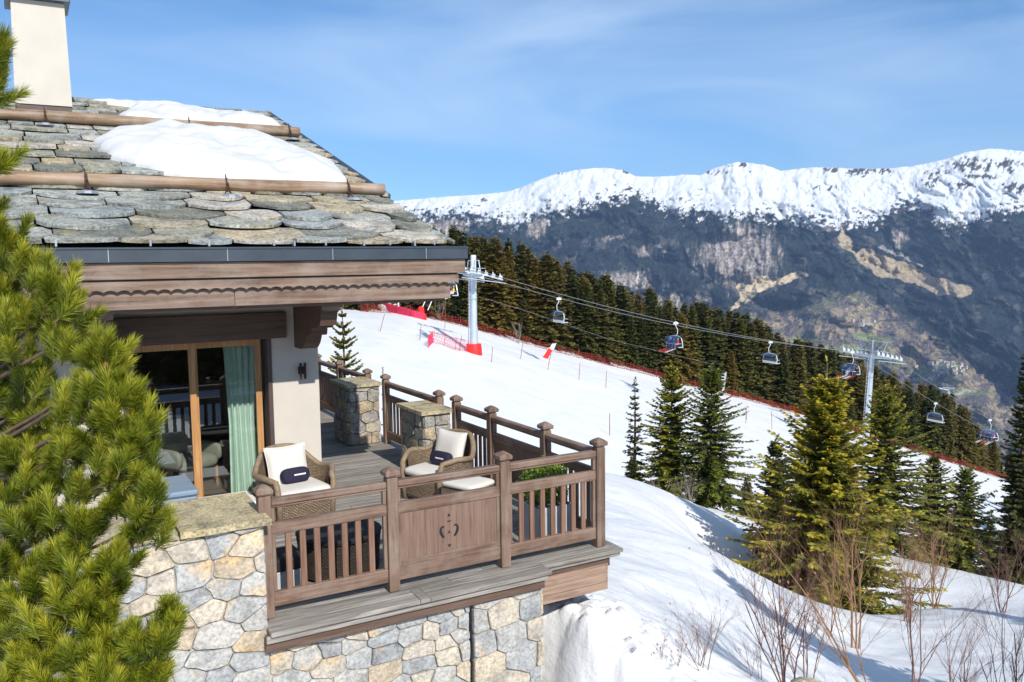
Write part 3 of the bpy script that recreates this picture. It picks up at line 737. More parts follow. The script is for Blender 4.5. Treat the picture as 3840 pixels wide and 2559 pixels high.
# ledge in front of the railing
for (a, b_, z) in ((1.60, 3.02, 0.004), (3.125, 4.46, 0.002)):
    mb = MB(); mb.box(a, b_, 7.21, 7.318, -0.036, z, 0.004); mb.build('ledge_board', M['deck'], deck)
    mb = MB(); mb.box(a + (.05 if a < 2 else 0), b_, 7.045, 7.205, -0.040, z - .002, 0.005); mb.build('ledge_board', M['deck'], deck)
mb = MB(); mb.box(3.024, 3.121, 7.045, 7.318, -0.040, 0.003, 0.004); mb.build('ledge_board', M['deck'], deck)
mb = MB(); mb.box(4.464, 5.47, 7.20, 7.318, -0.040, 0.0, 0.005); mb.build('ledge_board', M['deck'], deck)
mb = MB(); mb.box(5.425, 5.475, 7.322, 19.9, -0.040, 0.0, 0.005); mb.build('ledge_board', M['deck'], deck)
mb = MB(); mb.box(1.62, 4.44, 7.085, 7.115, -0.105, -0.044, 0.003); mb.build('fascia_board', M['deck'], deck)
mb = MB(); mb.box(1.62, 4.42, 7.125, 7.155, -0.20, -0.044, 0.003); mb.build('fascia_board', M['beam'], deck)
mb = MB(); mb.box(1.62, 4.40, 7.16, 7.262, -0.219, -0.185); mb.build('fascia_board', M['deck'], deck)
mb = MB(); mb.box(4.466, 5.45, 7.23, 7.262, -0.085, -0.044, 0.003); mb.build('fascia_board', M['deck'], deck)
mb = MB(); mb.box(4.42, 5.33, 7.275, 7.30, -0.155, -0.046); mb.build('fascia_board', M['beam'], deck)
bx = thing('timber_casing', 'brown plank casing under the right end of the balcony, just above the snow bank', 'plank casing', (4.9, 7.3, -0.2))
z = -0.158
for h in (0.215, 0.085):
    mb = MB(); mb.box(4.43, 5.30, 7.285, 7.31, z - h + .004, z, 0.003); mb.build('plank', M['boxwood'], bx)
    mb = MB(); mb.box(5.30, 5.325, 7.285, 19.8, z - h + .004, z, 0.003); mb.build('plank', M['boxwood'], bx)
    z -= h
mb = MB(); mb.box(4.43, 5.295, 7.315, 7.6, -.45, -0.16); mb.build('backing', M['beam'], bx)

# ------------------------------------------------------------------ railings
def post_mesh():
    mb = MB(); mb.box(-.053, .053, -.053, .053, 0.0, 1.095, 0.006)
    mb.box(-.043, .043, -.043, .043, 1.095, 1.112)
    m_ = [(-.066, 1.112), (-.07, 1.122), (-.07, 1.15), (-.05, 1.17)]
    vs = []
    for (a, z) in ((.062, 1.112), (.072, 1.124), (.072, 1.155), (.045, 1.178), (.008, 1.198)):
        vs += [(-a, -a, z), (a, -a, z), (a, a, z), (-a, a, z)]
    fs = [(3, 2, 1, 0), (16, 17, 18, 19)]
    for k in range(4):
        for i in range(4): fs.append((k * 4 + i, k * 4 + (i + 1) % 4, k * 4 + 4 + (i + 1) % 4, k * 4 + 4 + i))
    mb.add(vs, fs)
    m = mb.mesh('post'); m.materials.append(M['rail_z']); return m
POST = post_mesh()
def box_mesh(name, sx, sy, z0, z1, mt, bev=0.004):
    mb = MB(); mb.box(-sx / 2, sx / 2, -sy / 2, sy / 2, z0, z1, bev); m = mb.mesh(name); m.materials.append(mt); return m
SLX = box_mesh('slat', 0.056, 0.028, 0.215, 0.76, M['slat'])
SLY = box_mesh('slat', 0.028, 0.056, 0.215, 0.76, M['slat'])
SPL = box_mesh('spacer', 0.034, 0.05, 0.852, 0.99, M['rail_z'])
def rail_run(par, ax, a, b_, off, solid=False, cut=False, nsl=7):
    """one bay between two posts, along x (ax=0) or y (ax=1)"""
    def bxx(u0, u1, c0, c1, z0, z1, nm, mt, bev=0.005):
        mb = MB()
        if ax == 0: mb.box(u0, u1, off + c0, off + c1, z0, z1, bev)
        else: mb.box(off + c0, off + c1, u0, u1, z0, z1, bev)
        return mb.build(nm, mt, par)
    wmat = M['rail'] if ax == 0 else M['rail_y']
    g = 0.054
    bxx(a + g, b_ - g, -.045, .045, 1.005, 1.068, 'handrail', wmat, 0.012)
    bxx(a + g, b_ - g, -.030, .030, 0.985, 1.003, 'rail_moulding', wmat)
    bxx(a + g, b_ - g, -.026, .026, 0.745, 0.852, 'mid_rail', wmat)
    bxx(a + g, b_ - g, -.026, .026, 0.095, 0.225, 'bottom_rail', wmat)
    for e in (a + g + .002, b_ - g - .036):
        bxx(e, e + .034, -.024, .024, 0.227, 0.743, 'stile', M['rail_z'])
        bxx(e, e + .034, -.024, .024, 0.854, 0.983, 'spacer', M['rail_z'])
    if not solid:
        L = (b_ - a - 2 * g - .07); 
        for k in range(nsl):
            u = a + g + .035 + L * (k + 0.9) / (nsl + 0.8)
            o = obj('slat', SLX if ax == 0 else SLY, par); place_at(o, (u, off, 0) if ax == 0 else (off, u, 0))
    else:
        n = 8; L = b_ - a - 2 * g - .07; u0 = a + g + .035
        for k in range(n):
            bxx(u0 + L * k / n + .0005, u0 + L * (k + 1) / n - .0005, -.012, .010, 0.223, 0.747, 'panel_board', M['panel'], 0.001)
        bxx(a + g + .037, b_ - g - .037, -.020, -.013, 0.227, 0.285, 'panel_bead', wmat, 0.002)
front = thing('balcony_railing', 'brown wooden railing along the front of the balcony with slatted bays and a black-inlaid panel', 'railing', (3.5, 7.4, 0))
FX = [1.709, 2.893, 4.104, 5.287]
for x in FX:
    o = obj('post', POST, front); place_at(o, (x, 7.40, 0.004))
rail_run(front, 0, FX[0], FX[1], 7.40, nsl=7)
rail_run(front, 0, FX[1], FX[2], 7.40, solid=True)
rail_run(front, 0, FX[2], FX[3], 7.40, nsl=7)
# black inlays laid on the panel boards, painting the dark of cut-out holes, one S-scroll each side, small diamonds between
def inlay(pts, nm='dark_inlay'):
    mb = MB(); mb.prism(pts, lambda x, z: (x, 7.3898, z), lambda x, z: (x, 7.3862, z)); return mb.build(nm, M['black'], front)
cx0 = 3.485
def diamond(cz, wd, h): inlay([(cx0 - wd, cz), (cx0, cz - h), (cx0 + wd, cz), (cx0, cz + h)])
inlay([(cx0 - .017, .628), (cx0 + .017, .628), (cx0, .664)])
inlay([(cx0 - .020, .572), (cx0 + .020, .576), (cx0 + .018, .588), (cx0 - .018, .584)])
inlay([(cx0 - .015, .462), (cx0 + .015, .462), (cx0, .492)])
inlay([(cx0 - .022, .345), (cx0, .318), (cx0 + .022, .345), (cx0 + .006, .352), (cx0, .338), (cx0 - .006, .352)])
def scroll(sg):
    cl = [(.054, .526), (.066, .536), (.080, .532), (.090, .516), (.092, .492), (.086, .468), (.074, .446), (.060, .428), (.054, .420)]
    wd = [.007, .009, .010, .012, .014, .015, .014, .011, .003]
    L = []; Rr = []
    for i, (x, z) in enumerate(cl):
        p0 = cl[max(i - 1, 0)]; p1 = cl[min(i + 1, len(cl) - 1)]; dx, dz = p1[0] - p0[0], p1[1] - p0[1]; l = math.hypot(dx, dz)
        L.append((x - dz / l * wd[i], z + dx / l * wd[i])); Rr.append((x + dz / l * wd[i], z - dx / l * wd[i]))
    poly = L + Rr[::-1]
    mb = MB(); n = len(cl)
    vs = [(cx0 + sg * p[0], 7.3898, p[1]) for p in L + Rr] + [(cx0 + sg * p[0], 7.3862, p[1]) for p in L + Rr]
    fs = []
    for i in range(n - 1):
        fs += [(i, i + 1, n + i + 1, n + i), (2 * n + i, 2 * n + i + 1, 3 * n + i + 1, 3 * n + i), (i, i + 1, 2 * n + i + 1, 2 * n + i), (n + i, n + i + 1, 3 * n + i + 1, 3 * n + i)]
    mb.add(vs, fs); mb.build('dark_inlay', M['black'], front)
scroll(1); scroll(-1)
side = thing('balcony_railing', 'brown wooden railing along the right side of the deck, running back past two stone pillars', 'railing', (5.29, 11, 0))
SY = [8.483, 9.828, 10.884, 11.466, 13.629, 14.509, 16.082, 17.5, 18.9]
for yy in SY:
    o = obj('post', POST, side); place_at(o, (5.287, yy, 0.004))
rail_run(side, 1, 7.40, SY[0], 5.287, nsl=7)
rail_run(side, 1, SY[0], SY[1], 5.287, solid=True)
rail_run(side, 1, SY[1], SY[2], 5.287, nsl=6)
rail_run(side, 1, SY[3], SY[4], 5.287, nsl=13)
rail_run(side, 1, SY[5], SY[6], 5.287, nsl=10)
rail_run(side, 1, SY[6], SY[7], 5.287, nsl=9)
rail_run(side, 1, SY[7], SY[8], 5.287, nsl=9)

def stone_pillar(x0, x1, y0, y1, zt, label, seed):
    R = random.Random(seed)
    p = thing('stone_pillar', label, 'stone pillar', ((x0 + x1) / 2, (y0 + y1) / 2, 0), group='stone pillars beside the deck')
    i = 0.04; mb = MB(); mb.box(x0 + i, x1 - i, y0 + i, y1 - i, 0, zt - .05); mb.build('mortar_core', M['mortar'], p)
    fl = 0.06
    for (f, u0, u1) in ((lambda u, v, d: (u, y0 + i - d, v), x0, x1), (lambda u, v, d: (x0 + i - d, (y0 + y1) - u, v), y0, y1), (lambda u, v, d: (x1 - i + d, u, v), y0, y1), (lambda u, v, d: ((x0 + x1) - u, y1 - i + d, v), x0, x1)):
        for poly in rubble_cells(u0 + .006, u1 - .006, 0.004, zt - .055, 0.26, 0.185, R, jit=0.15):
            stone_piece(poly, R.uniform(.035, .06), f, R, mt=M['pillar'], parent=p, gap=0.004)
    o_ = 0.05
    ym = y0 + (y1 - y0) * 0.5
    for (a, b_) in ((y0 - o_, ym - .006), (ym + .006, y1 + o_)):
        mb = MB(); poly = [(x0 - o_, a), ((x0 + x1) / 2, a - .012), (x1 + o_ * .6, a + .01), (x1 + o_, b_), ((x0 + x1) / 2, b_ - .006), (x0 - o_ - .01, b_)]
        mb.prism(poly, lambda x, y: (x, y, zt - .052), lambda x, y: (x, y, zt + R.uniform(-.004, .004))); mb.build('cap_slab', M['capstone'], p)
stone_pillar(4.66, 5.20, 13.72, 14.55, 1.05, 'squared stone pillar farther back on the deck, half in the eave shadow', 21)
stone_pillar(4.80, 5.22, 10.95, 11.78, 1.00, 'broad rough stone pillar with a flagstone cap behind the right wicker armchair', 22)

# ------------------------------------------------------------------ the chalet
ch = thing('chalet', 'cream-rendered alpine chalet with a stone slab roof, deep wooden eaves and snow-guard logs', 'chalet', (2, 11, 0))
Yw = 11.0
def part(nm, mt, *boxes, bev=0.0, par=None):
    mb = MB()
    for q in boxes: mb.box(*q, bev)
    return mb.build(nm, mt, par or ch)
# front wall with the door and window openings left free, side and back walls
part('wall', M['render'], (0.20, 0.95, Yw, 11.3, -2, 2.62), (2.72, 3.33, Yw, 11.3, -2, 2.62), (-6.0, -1.2, Yw, 11.3, -2, 2.62), (-1.2, 0.20, Yw, 11.3, 2.16, 2.62), (-1.2, 0.20, Yw, 11.3, -2, -0.02),
     (0.95, 2.72, Yw, 11.3, 2.15, 2.62), (0.95, 2.72, Yw, 11.3, -2, 0.0), (3.05, 3.33, 11.3, 26, -2, 3.7), (-6, -5.7, 11.3, 26, -2, 3.7), (-5.7, 3.05, 25.7, 26, -2, 3.7))
# lintel beam, proud of the render
part('lintel_beam', M['beam'], (0.82, 2.90, 10.90, 10.998, 2.155, 2.49), bev=0.008)
part('door_reveal', M['flash'], (2.665, 2.718, 10.985, 11.25, 0.0, 2.153)); part('door_reveal', M['flash'], (0.952, 1.0, 10.985, 11.25, 0.0, 2.153))
part('door_track', M['flash'], (0.95, 2.72, 10.93, 11.24, 0.0, 0.03))
# sliding glass door
for nm, x0, x1, yy in (('sliding_door', 1.0, 1.80, 11.10), ('sliding_door', 1.76, 2.62, 11.16)):
    d = part(nm, M['oak'], (x0, x0 + .075, yy, yy + .05, .03, 2.14), (x1 - .075, x1, yy, yy + .05, .03, 2.14), (x0 + .075, x1 - .075, yy, yy + .05, 2.06, 2.14), (x0 + .075, x1 - .075, yy, yy + .05, .03, .13))
    mb = MB(); mb.box(x0 + .075, x1 - .075, yy + .02, yy + .028, .13, 2.06); mb.build('pane', M['glass'], d)
wd_ = part('window_frame', M['oak'], (-1.2, -1.12, 11.06, 11.14, 0.0, 2.155), (0.03, 0.11, 11.06, 11.14, 0.0, 2.155), (-1.12, 0.03, 11.06, 11.14, 2.07, 2.155), (-1.12, 0.03, 11.06, 11.14, 0.0, 0.09))
mb = MB(); mb.box(-1.12, 0.03, 11.09, 11.098, .09, 2.07); mb.build('pane', M['glass'], wd_)
part('window_reveal', M['flash'], (0.112, 0.198, 11.01, 11.2, 0.0, 2.155))
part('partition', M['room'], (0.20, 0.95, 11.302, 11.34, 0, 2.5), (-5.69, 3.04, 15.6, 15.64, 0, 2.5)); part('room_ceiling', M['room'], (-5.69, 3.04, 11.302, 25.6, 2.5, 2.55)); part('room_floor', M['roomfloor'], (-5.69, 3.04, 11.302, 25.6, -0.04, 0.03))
# curtains
def curtain(x0, x1, yy, n, nm='curtain'):
    mb = MB(); vs = []; N_ = n * 8
    for i in range(N_ + 1):
        u = i / N_; x = x0 + (x1 - x0) * u; d = 0.035 * math.sin(u * n * 2 * PI) + 0.012 * math.sin(u * n * 5.3)
        for z in (0.06, 1.0, 2.12):
            vs.append((x + 0.02 * math.sin(z * 2 + u * 3), yy + d * (1.1 - 0.2 * z / 2), z))
    fs = []
    for i in range(N_):
        for k in range(2): a = i * 3 + k; fs.append((a, a + 3, a + 4, a + 1))
    mb.add(vs, fs); o = mb.build(nm, M['curtain'], None, smooth=True); return o
c1 = curtain(2.22, 2.60, 11.42, 5); tag(c1, 'pale green curtain hanging inside the right end of the glass door', 'curtain')
c2 = curtain(0.98, 1.12, 11.40, 2); tag(c2, 'narrow pale green curtain at the left end of the glass door, beside the pine', 'curtain')
# roof body
SL = 0.33; YE = 9.52; ZE = 3.285; YR = 18.2
def zr(y): return ZE + SL * (y - YE)
def roofpt(x, y, h=0.0): n_ = math.hypot(1, SL); return (x, y - SL / n_ * h, zr(y) + h / n_)
mb = MB()
X0, X1 = -6.6, 4.60
mb.prism([(YE + .02, ZE - .03), (YR, zr(YR) - .03), (2 * YR - YE, ZE - .03), (2 * YR - YE, ZE - .28), (YR, zr(YR) - .30), (YE + .02, ZE - .20)],
         lambda y, z: (X0, y, z), lambda y, z: (X1 - .04, y, z))
mb.build('roof_body', M['darkstone'], ch)
part('soffit', M['soffit'], (X0, 4.53, YE + .07, Yw, 2.62, 2.66))
part('soffit', M['soffit'], (3.33, 4.53, Yw + .002, 27, 2.62, 2.66))
# eave boards: gutter, first board, scalloped board, lower board, each set a little further back
gut = part('gutter', M['metal'], (X0, 4.76, 9.405, 9.525, 3.14, 3.155), (X0, 4.76, 9.400, 9.410, 3.14, 3.285), (X0, 4.76, 9.515, 9.525, 3.155, 3.255), (4.752, 4.762, 9.41, 9.515, 3.155, 3.27))
mb = MB(); mb.box(X0, 4.764, 9.388, 9.399, 3.272, 3.29); mb.build('gutter_lip', M['metal'], gut)
for x in (-0.35, 0.75, 1.9, 3.05, 4.2):
    mb = MB(); mb.box(x, x + .008, 9.3975, 9.3995, 3.142, 3.272); mb.build('gutter_seam', M['clip'], gut)
part('fascia_board', M['trim'], (X0, 4.745, 9.44, 9.50, 2.965, 3.136), bev=0.006)
# scalloped lower edge
mb = MB(); pts_top = []; pts = []
x = X0; per = 0.128
while x < 4.66:
    for k in range(8):
        u = k / 8; pts.append((x + per * u, 2.838 + 0.020 * math.sin(PI * u) if int(round((x - X0) / per)) % 3 != 2 else 2.838 - 0.006 + 0.026 * abs(math.sin(PI * u)) ** 0.7))
    x += per
pts = [p for p in pts if p[0] < 4.66] + [(4.665, 2.838)]
n = len(pts); vs = [(p[0], 9.475, p[1]) for p in pts] + [(p[0], 9.475, 2.95) for p in pts] + [(p[0], 9.505, p[1]) for p in pts] + [(p[0], 9.505, 2.95) for p in pts]
fs = []
for i in range(n - 1):
    fs += [(i, i + 1, n + i + 1, n + i), (2 * n + i, 3 * n + i, 3 * n + i + 1, 2 * n + i + 1), (i, 2 * n + i, 2 * n + i + 1, i + 1)]
fs += [(n - 1, 3 * n - 1, 4 * n - 1, 2 * n - 1)]
mb.add(vs, fs); mb.build('scalloped_board', M['trim'], ch)
part('lower_board', M['trim'], (X0, 1.985, 9.53, 9.56, 2.655, 2.93), bev=0.003)
part('lower_board', M['trim'], (1.989, 4.575, 9.53, 9.56, 2.655, 2.93), bev=0.003)
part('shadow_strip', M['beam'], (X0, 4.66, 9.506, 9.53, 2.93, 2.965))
# verge boards on the gable side
mb = MB(); mb.prism([(YE + .05, ZE - .03), (YR, zr(YR) - .03), (YR, zr(YR) - .33), (YE + .05, ZE - .33)], lambda y, z: (4.562, y, z), lambda y, z: (4.60, y, z)); mb.build('verge_board', M['trim'], ch)
mb = MB(); vs = []
mb.add([roofpt(4.565, 11.6, 0.09), roofpt(4.64, 11.6, 0.10), roofpt(4.64, YR, 0.10), roofpt(4.565, YR, 0.09), roofpt(4.565, 11.6, -0.02), roofpt(4.64, 11.6, -0.06), roofpt(4.64, YR, -0.06), roofpt(4.565, YR, -0.02)],
       [(0, 1, 2, 3), (4, 7, 6, 5), (0, 4, 5, 1), (1, 5, 6, 2), (2, 6, 7, 3), (3, 7, 4, 0)]); mb.build('verge_flashing', M['metal'], ch)
# brackets under the eaves
prof = [(11.0, 2.615), (9.74, 2.615), (9.74, 2.545), (9.80, 2.52), (9.83, 2.44), (9.86, 2.37), (9.98, 2.355), (9.99, 2.33), (10.20, 2.32), (10.22, 2.255), (10.24, 2.225), (10.44, 2.21), (10.46, 2.17), (10.52, 2.10), (10.62, 2.04), (10.72, 2.02), (11.0, 2.02)]
for x0 in (3.02, 0.58):
    mb = MB()
    x1 = x0 + .20
    # a fan-free prism: build as strips from the wall line
    vs = []; n = len(prof)
    for xx in (x0, x1):
        vs += [(xx, a, b_) for a, b_ in prof]
    fs = [tuple(range(n - 1, -1, -1)), tuple(range(n, 2 * n))] + [(i, (i + 1) % n, n + (i + 1) % n, n + i) for i in range(n)]
    mb.add(vs, fs); br = mb.build('bracket', M['beam'], ch)
    part('bracket_cap', M['trim'], (x0 - .012, x1 + .012, 9.715, 9.735, 2.55, 2.612), par=br)
# stone slabs of the roof
R = random.Random(17)
# upper courses lie smaller; each slab is its own piece
sh_cols = {}
def slab(xc, y0, w_, L, seed, big):
    R2 = random.Random(seed)
    hw = w_ / 2; tip = 0.20 if big else 0.06
    pts = [(-hw, L), (-hw * R2.uniform(.96, 1.0), tip * R2.uniform(1.0, 1.5)), (-hw * R2.uniform(.6, .75), tip * R2.uniform(.4, .6)), (-hw * R2.uniform(.25, .4), tip * R2.uniform(.05, .2)), (hw * R2.uniform(-.05, .15), R2.uniform(-.01, .015)),
           (hw * R2.uniform(.35, .5), tip * R2.uniform(.1, .3)), (hw * R2.uniform(.7, .8), tip * R2.uniform(.5, .7)), (hw * R2.uniform(.96, 1.0), tip * R2.uniform(1.0, 1.5)), (hw, L)]
    if R2.random() < .4: pts = [(-a, b_) for a, b_ in pts][::-1]
    th = R2.uniform(.024, .042); lift = R2.uniform(0.055, 0.082); rl = R2.uniform(-.02, .02)
    mb = MB()
    def f0(x, v): return roofpt(xc + x, y0 + v, 0.004 + lift * max(0, 1 - v / L) + rl * x)
    def f1(x, v): return roofpt(xc + x + R2.uniform(-.006, .006), y0 + v + R2.uniform(-.004, .008), 0.004 + th + lift * max(0, 1 - v / L) + rl * x + R2.uniform(-.004, .004))
    n = len(pts); vs = [f0(*p) for p in pts] + [f1(*p) for p in pts] + [f1(p[0] * .86, p[1] * .86 + L * .08) for p in pts]
    vs[2 * n:] = [(v[0], v[1], v[2] + .006) for v in vs[2 * n:]]
    fs = [tuple(range(n - 1, -1, -1)), tuple(range(2 * n, 3 * n))]
    for i in range(n):
        j = (i + 1) % n; fs += [(i, j, n + j, n + i), (n + i, n + j, 2 * n + j, 2 * n + i)]
    mb.add(vs, fs)
    return mb.build('stone_slab', M['slate'], ch)
x = -1.15
while x < 4.55:
    w_ = R.uniform(.45, .75); w_ = min(w_, 4.62 - x); slab(x + w_ / 2, 9.425, w_ - .01, 0.45, R.random(), False); x += w_
y = 9.50; row = 0
while y < YR - 0.2:
    big = row < 5
    ex = 0.40 if big else 0.415
    x = -1.3 + R.uniform(-.3, 0)
    while x < 4.62:
        w_ = R.uniform(.58, 1.0) if big else R.uniform(.36, .85)
        if x + w_ > 4.60: w_ = 4.645 - x + R.uniform(-.05, .01)
        if w_ > .12:
            yj = y + R.uniform(-.05, .05)
            hidden = False
            if not (0.02 < x and x + w_ < .92 and 15.7 < y < 16.6): slab(x + w_ / 2, yj, w_ - .012, 0.66, R.random(), big)
        x += w_
    y += ex; row += 1
# ridge slabs
for k in range(9):
    x = -0.9 + k * .62
    mb = MB(); mb.prism([(x, -.16), (x + .3, -.19), (x + .6, -.15), (x + .6, .16), (x + .02, .17)], lambda a, b_: roofpt(a, YR + b_, .07 - 0.33 * max(b_, 0) * 2), lambda a, b_: roofpt(a, YR + b_, .115 - 0.33 * max(b_, 0) * 2)); mb.build('ridge_slab', M['slate'], ch)
# snow guard logs on iron brackets
def log(y, r, label_hooks, x1):
    mb = MB(); pts = []; rr = []
    x = -6.5
    while x < x1: pts.append(roofpt(x, y + 0.012 * math.sin(x * 1.7), r + 0.085)); rr.append(r * (1 + .04 * math.sin(x * 2.3))); x += .35
    pts.append(roofpt(x1, y, r + 0.085)); rr.append(r * .96)
    mb.tube(pts, rr, 14); l = mb.build('snow_guard_log', M['log'], ch, smooth=True)
    for xx in label_hooks:
        mb = MB(); c = roofpt(xx, y, r + .085)
        mb.tube([(c[0], c[1] - r * .95, c[2] - r - .03), (c[0], c[1] - r - .012, c[2]), (c[0], c[1] - r * .7, c[2] + r * .75), (c[0], c[1] - r * .35, c[2] + r + .05)], [.014, .014, .012, .006], 6)
        mb.tube([(c[0] + .05, c[1] - r * .95, c[2] - r - .05), (c[0] + .018, c[1] - r - .010, c[2]), (c[0] + .02, c[1] - r * .5, c[2] + r * .9)], .008, 5)
        mb.tube([(c[0] - .05, c[1] - r * .95 - .08, c[2] - r - .07), (c[0], c[1] - r * .98, c[2] - r * .8), (c[0] + .06, c[1] - r - .09, c[2] - r - .06)], .01, 5)
        mb.build('log_hook', M['iron'], l)
        mb = MB(); p0 = roofpt(xx, y - .30, .10); mb.lathe((p0[0], p0[1], p0[2] - .02), [(.13, 0), (.11, .03), (.06, .045), (0.02, .05)], 10); mb.build('lead_patch', M['clip'], l)
log(11.60, 0.083, [0.72, 2.35, 3.98], 4.53)
log(15.60, 0.088, [0.45, 2.6, 4.3], 4.50)
for k, x in enumerate([0.3, 1.15, 1.72, 2.4, 2.62, 2.98, 3.42, 3.75, 4.05, 4.32]):
    a = roofpt(x, 9.46 + .02 * math.sin(k * 3), .09); mb = MB(); mb.box(a[0] - .009, a[0] + .009, a[1] - .045, a[1] + .05, a[2] - .05, a[2] + .012); mb.build('slab_clip', M['clip'], ch)
# chimney
cm = MB(); cz0 = zr(16.1)
def quad_col(x0, x1, y0, y1, z0, z1, tx, ty):
    return [(x0, y0, z0), (x1, y0, z0), (x1, y1, z0), (x0, y1, z0), (x0 + tx, y0 + ty, z1), (x1 - tx, y0 + ty, z1), (x1 - tx, y1 - ty, z1), (x0 + tx, y1 - ty, z1)]
BF = [(0, 3, 2, 1), (4, 5, 6, 7), (0, 1, 5, 4), (1, 2, 6, 5), (2, 3, 7, 6), (3, 0, 4, 7)]
cm.add(quad_col(0.06, 0.875, 15.98, 16.7, 5.70, 7.335, 0.030, 0.03), BF); cho = cm.build('chimney', M['render'], ch)
mb = MB(); mb.add(quad_col(0.085, 0.855, 16.0, 16.68, 5.2, 5.697, 0.0, 0.0), BF); mb.build('chimney_flashing', M['flash'], cho)
mb = MB(); mb.box(0.0, 0.93, 15.90, 16.78, 7.338, 7.41, 0.01); mb.build('chimney_cap', M['metal'], cho)
# roof snow
def roof_snow(outline, H, label, seed, r0=0.06):
    pts = np.array(outline); c = pts.mean(0); ang = np.arctan2(pts[:, 1] - c[1], pts[:, 0] - c[0]); rad = np.hypot(pts[:, 0] - c[0], pts[:, 1] - c[1])
    o = np.argsort(ang); ang = ang[o]; rad = rad[o]; ang = np.r_[ang[-1] - 2 * PI, ang, ang[0] + 2 * PI]; rad = np.r_[rad[-1], rad, rad[0]]
    na, nr_ = 160, 40; V = []; 
    for i in range(nr_ + 1):
        q = (i / nr_); q = 1 - (1 - q) ** 1.4
        for k in range(na):
            a = -PI + 2 * PI * k / na
            R_ = np.interp(a, ang, rad) * (1 + .015 * math.sin(9 * a + seed) + .01 * math.sin(23 * a))
            x = c[0] + math.cos(a) * R_ * q; y = c[1] + math.sin(a) * R_ * q
            h = H * max(0.0, 1 - q ** 5) ** 0.55
            h *= 0.82 + 0.5 * float(fbm(np.array([x * 1.1 + seed]), np.array([y * 1.1]), 3)[0])
            h += 0.02 * float(gnoise(np.array([x * 5.0 + seed]), np.array([y * 5.0]))[0]) * (1 - q ** 8)
            V.append(roofpt(x, y, r0 + h if i < nr_ else 0.03))
    F = []
    for i in range(nr_):
        for k in range(na):
            j = (k + 1) % na; F.append((i * na + k, (i + 1) * na + k, (i + 1) * na + j, i * na + j))
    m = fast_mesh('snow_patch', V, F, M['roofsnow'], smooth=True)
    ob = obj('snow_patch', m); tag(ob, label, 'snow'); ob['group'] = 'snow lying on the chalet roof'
roof_snow([(1.02, 14.2), (1.12, 13.5), (1.35, 12.9), (1.78, 12.4), (2.5, 12.1), (3.1, 11.98), (3.8, 12.08), (4.22, 12.3), (4.38, 12.9), (4.32, 13.5), (4.10, 14.1), (3.75, 14.7), (3.3, 15.2), (2.8, 15.55), (2.2, 15.5), (1.6, 15.0)], 0.36, 'large smooth patch of snow above the lower roof log', 3)
roof_snow([(1.55, 15.85), (1.62, 16.4), (1.95, 17.0), (2.6, 17.35), (3.3, 17.25), (3.9, 16.8), (4.25, 16.3), (4.36, 15.88), (3.6, 15.76), (2.6, 15.74)], 0.34, 'smaller patch of snow lying behind the upper roof log', 9)
roof_snow([(1.3, 18.0), (2.0, 18.12), (2.9, 18.1), (3.6, 17.95), (3.3, 17.75), (2.4, 17.7), (1.6, 17.75)], 0.10, 'thin strip of snow along the ridge of the roof', 5)
# wall lamp
lamp = thing('wall_lamp', 'small dark iron lamp fixed to the cream wall between door and corner', 'lamp', (3.10, 10.98, 1.72))
mb = MB(); mb.box(3.055, 3.135, 10.985, 10.998, 1.66, 1.76, 0.004); mb.build('backplate', M['iron'], lamp)
mb = MB(); mb.tube([(3.095, 10.985, 1.71), (3.095, 10.92, 1.71)], .01, 6); mb.build('arm', M['iron'], lamp)
for dx in (-.028, .028):
    mb = MB(); mb.lathe((3.095 + dx, 10.91, 1.60), [(.012, 0), (.018, .03), (.018, .2), (.02, .21), (.016, .215)], 10); mb.build('lamp_tube', M['iron'], lamp)
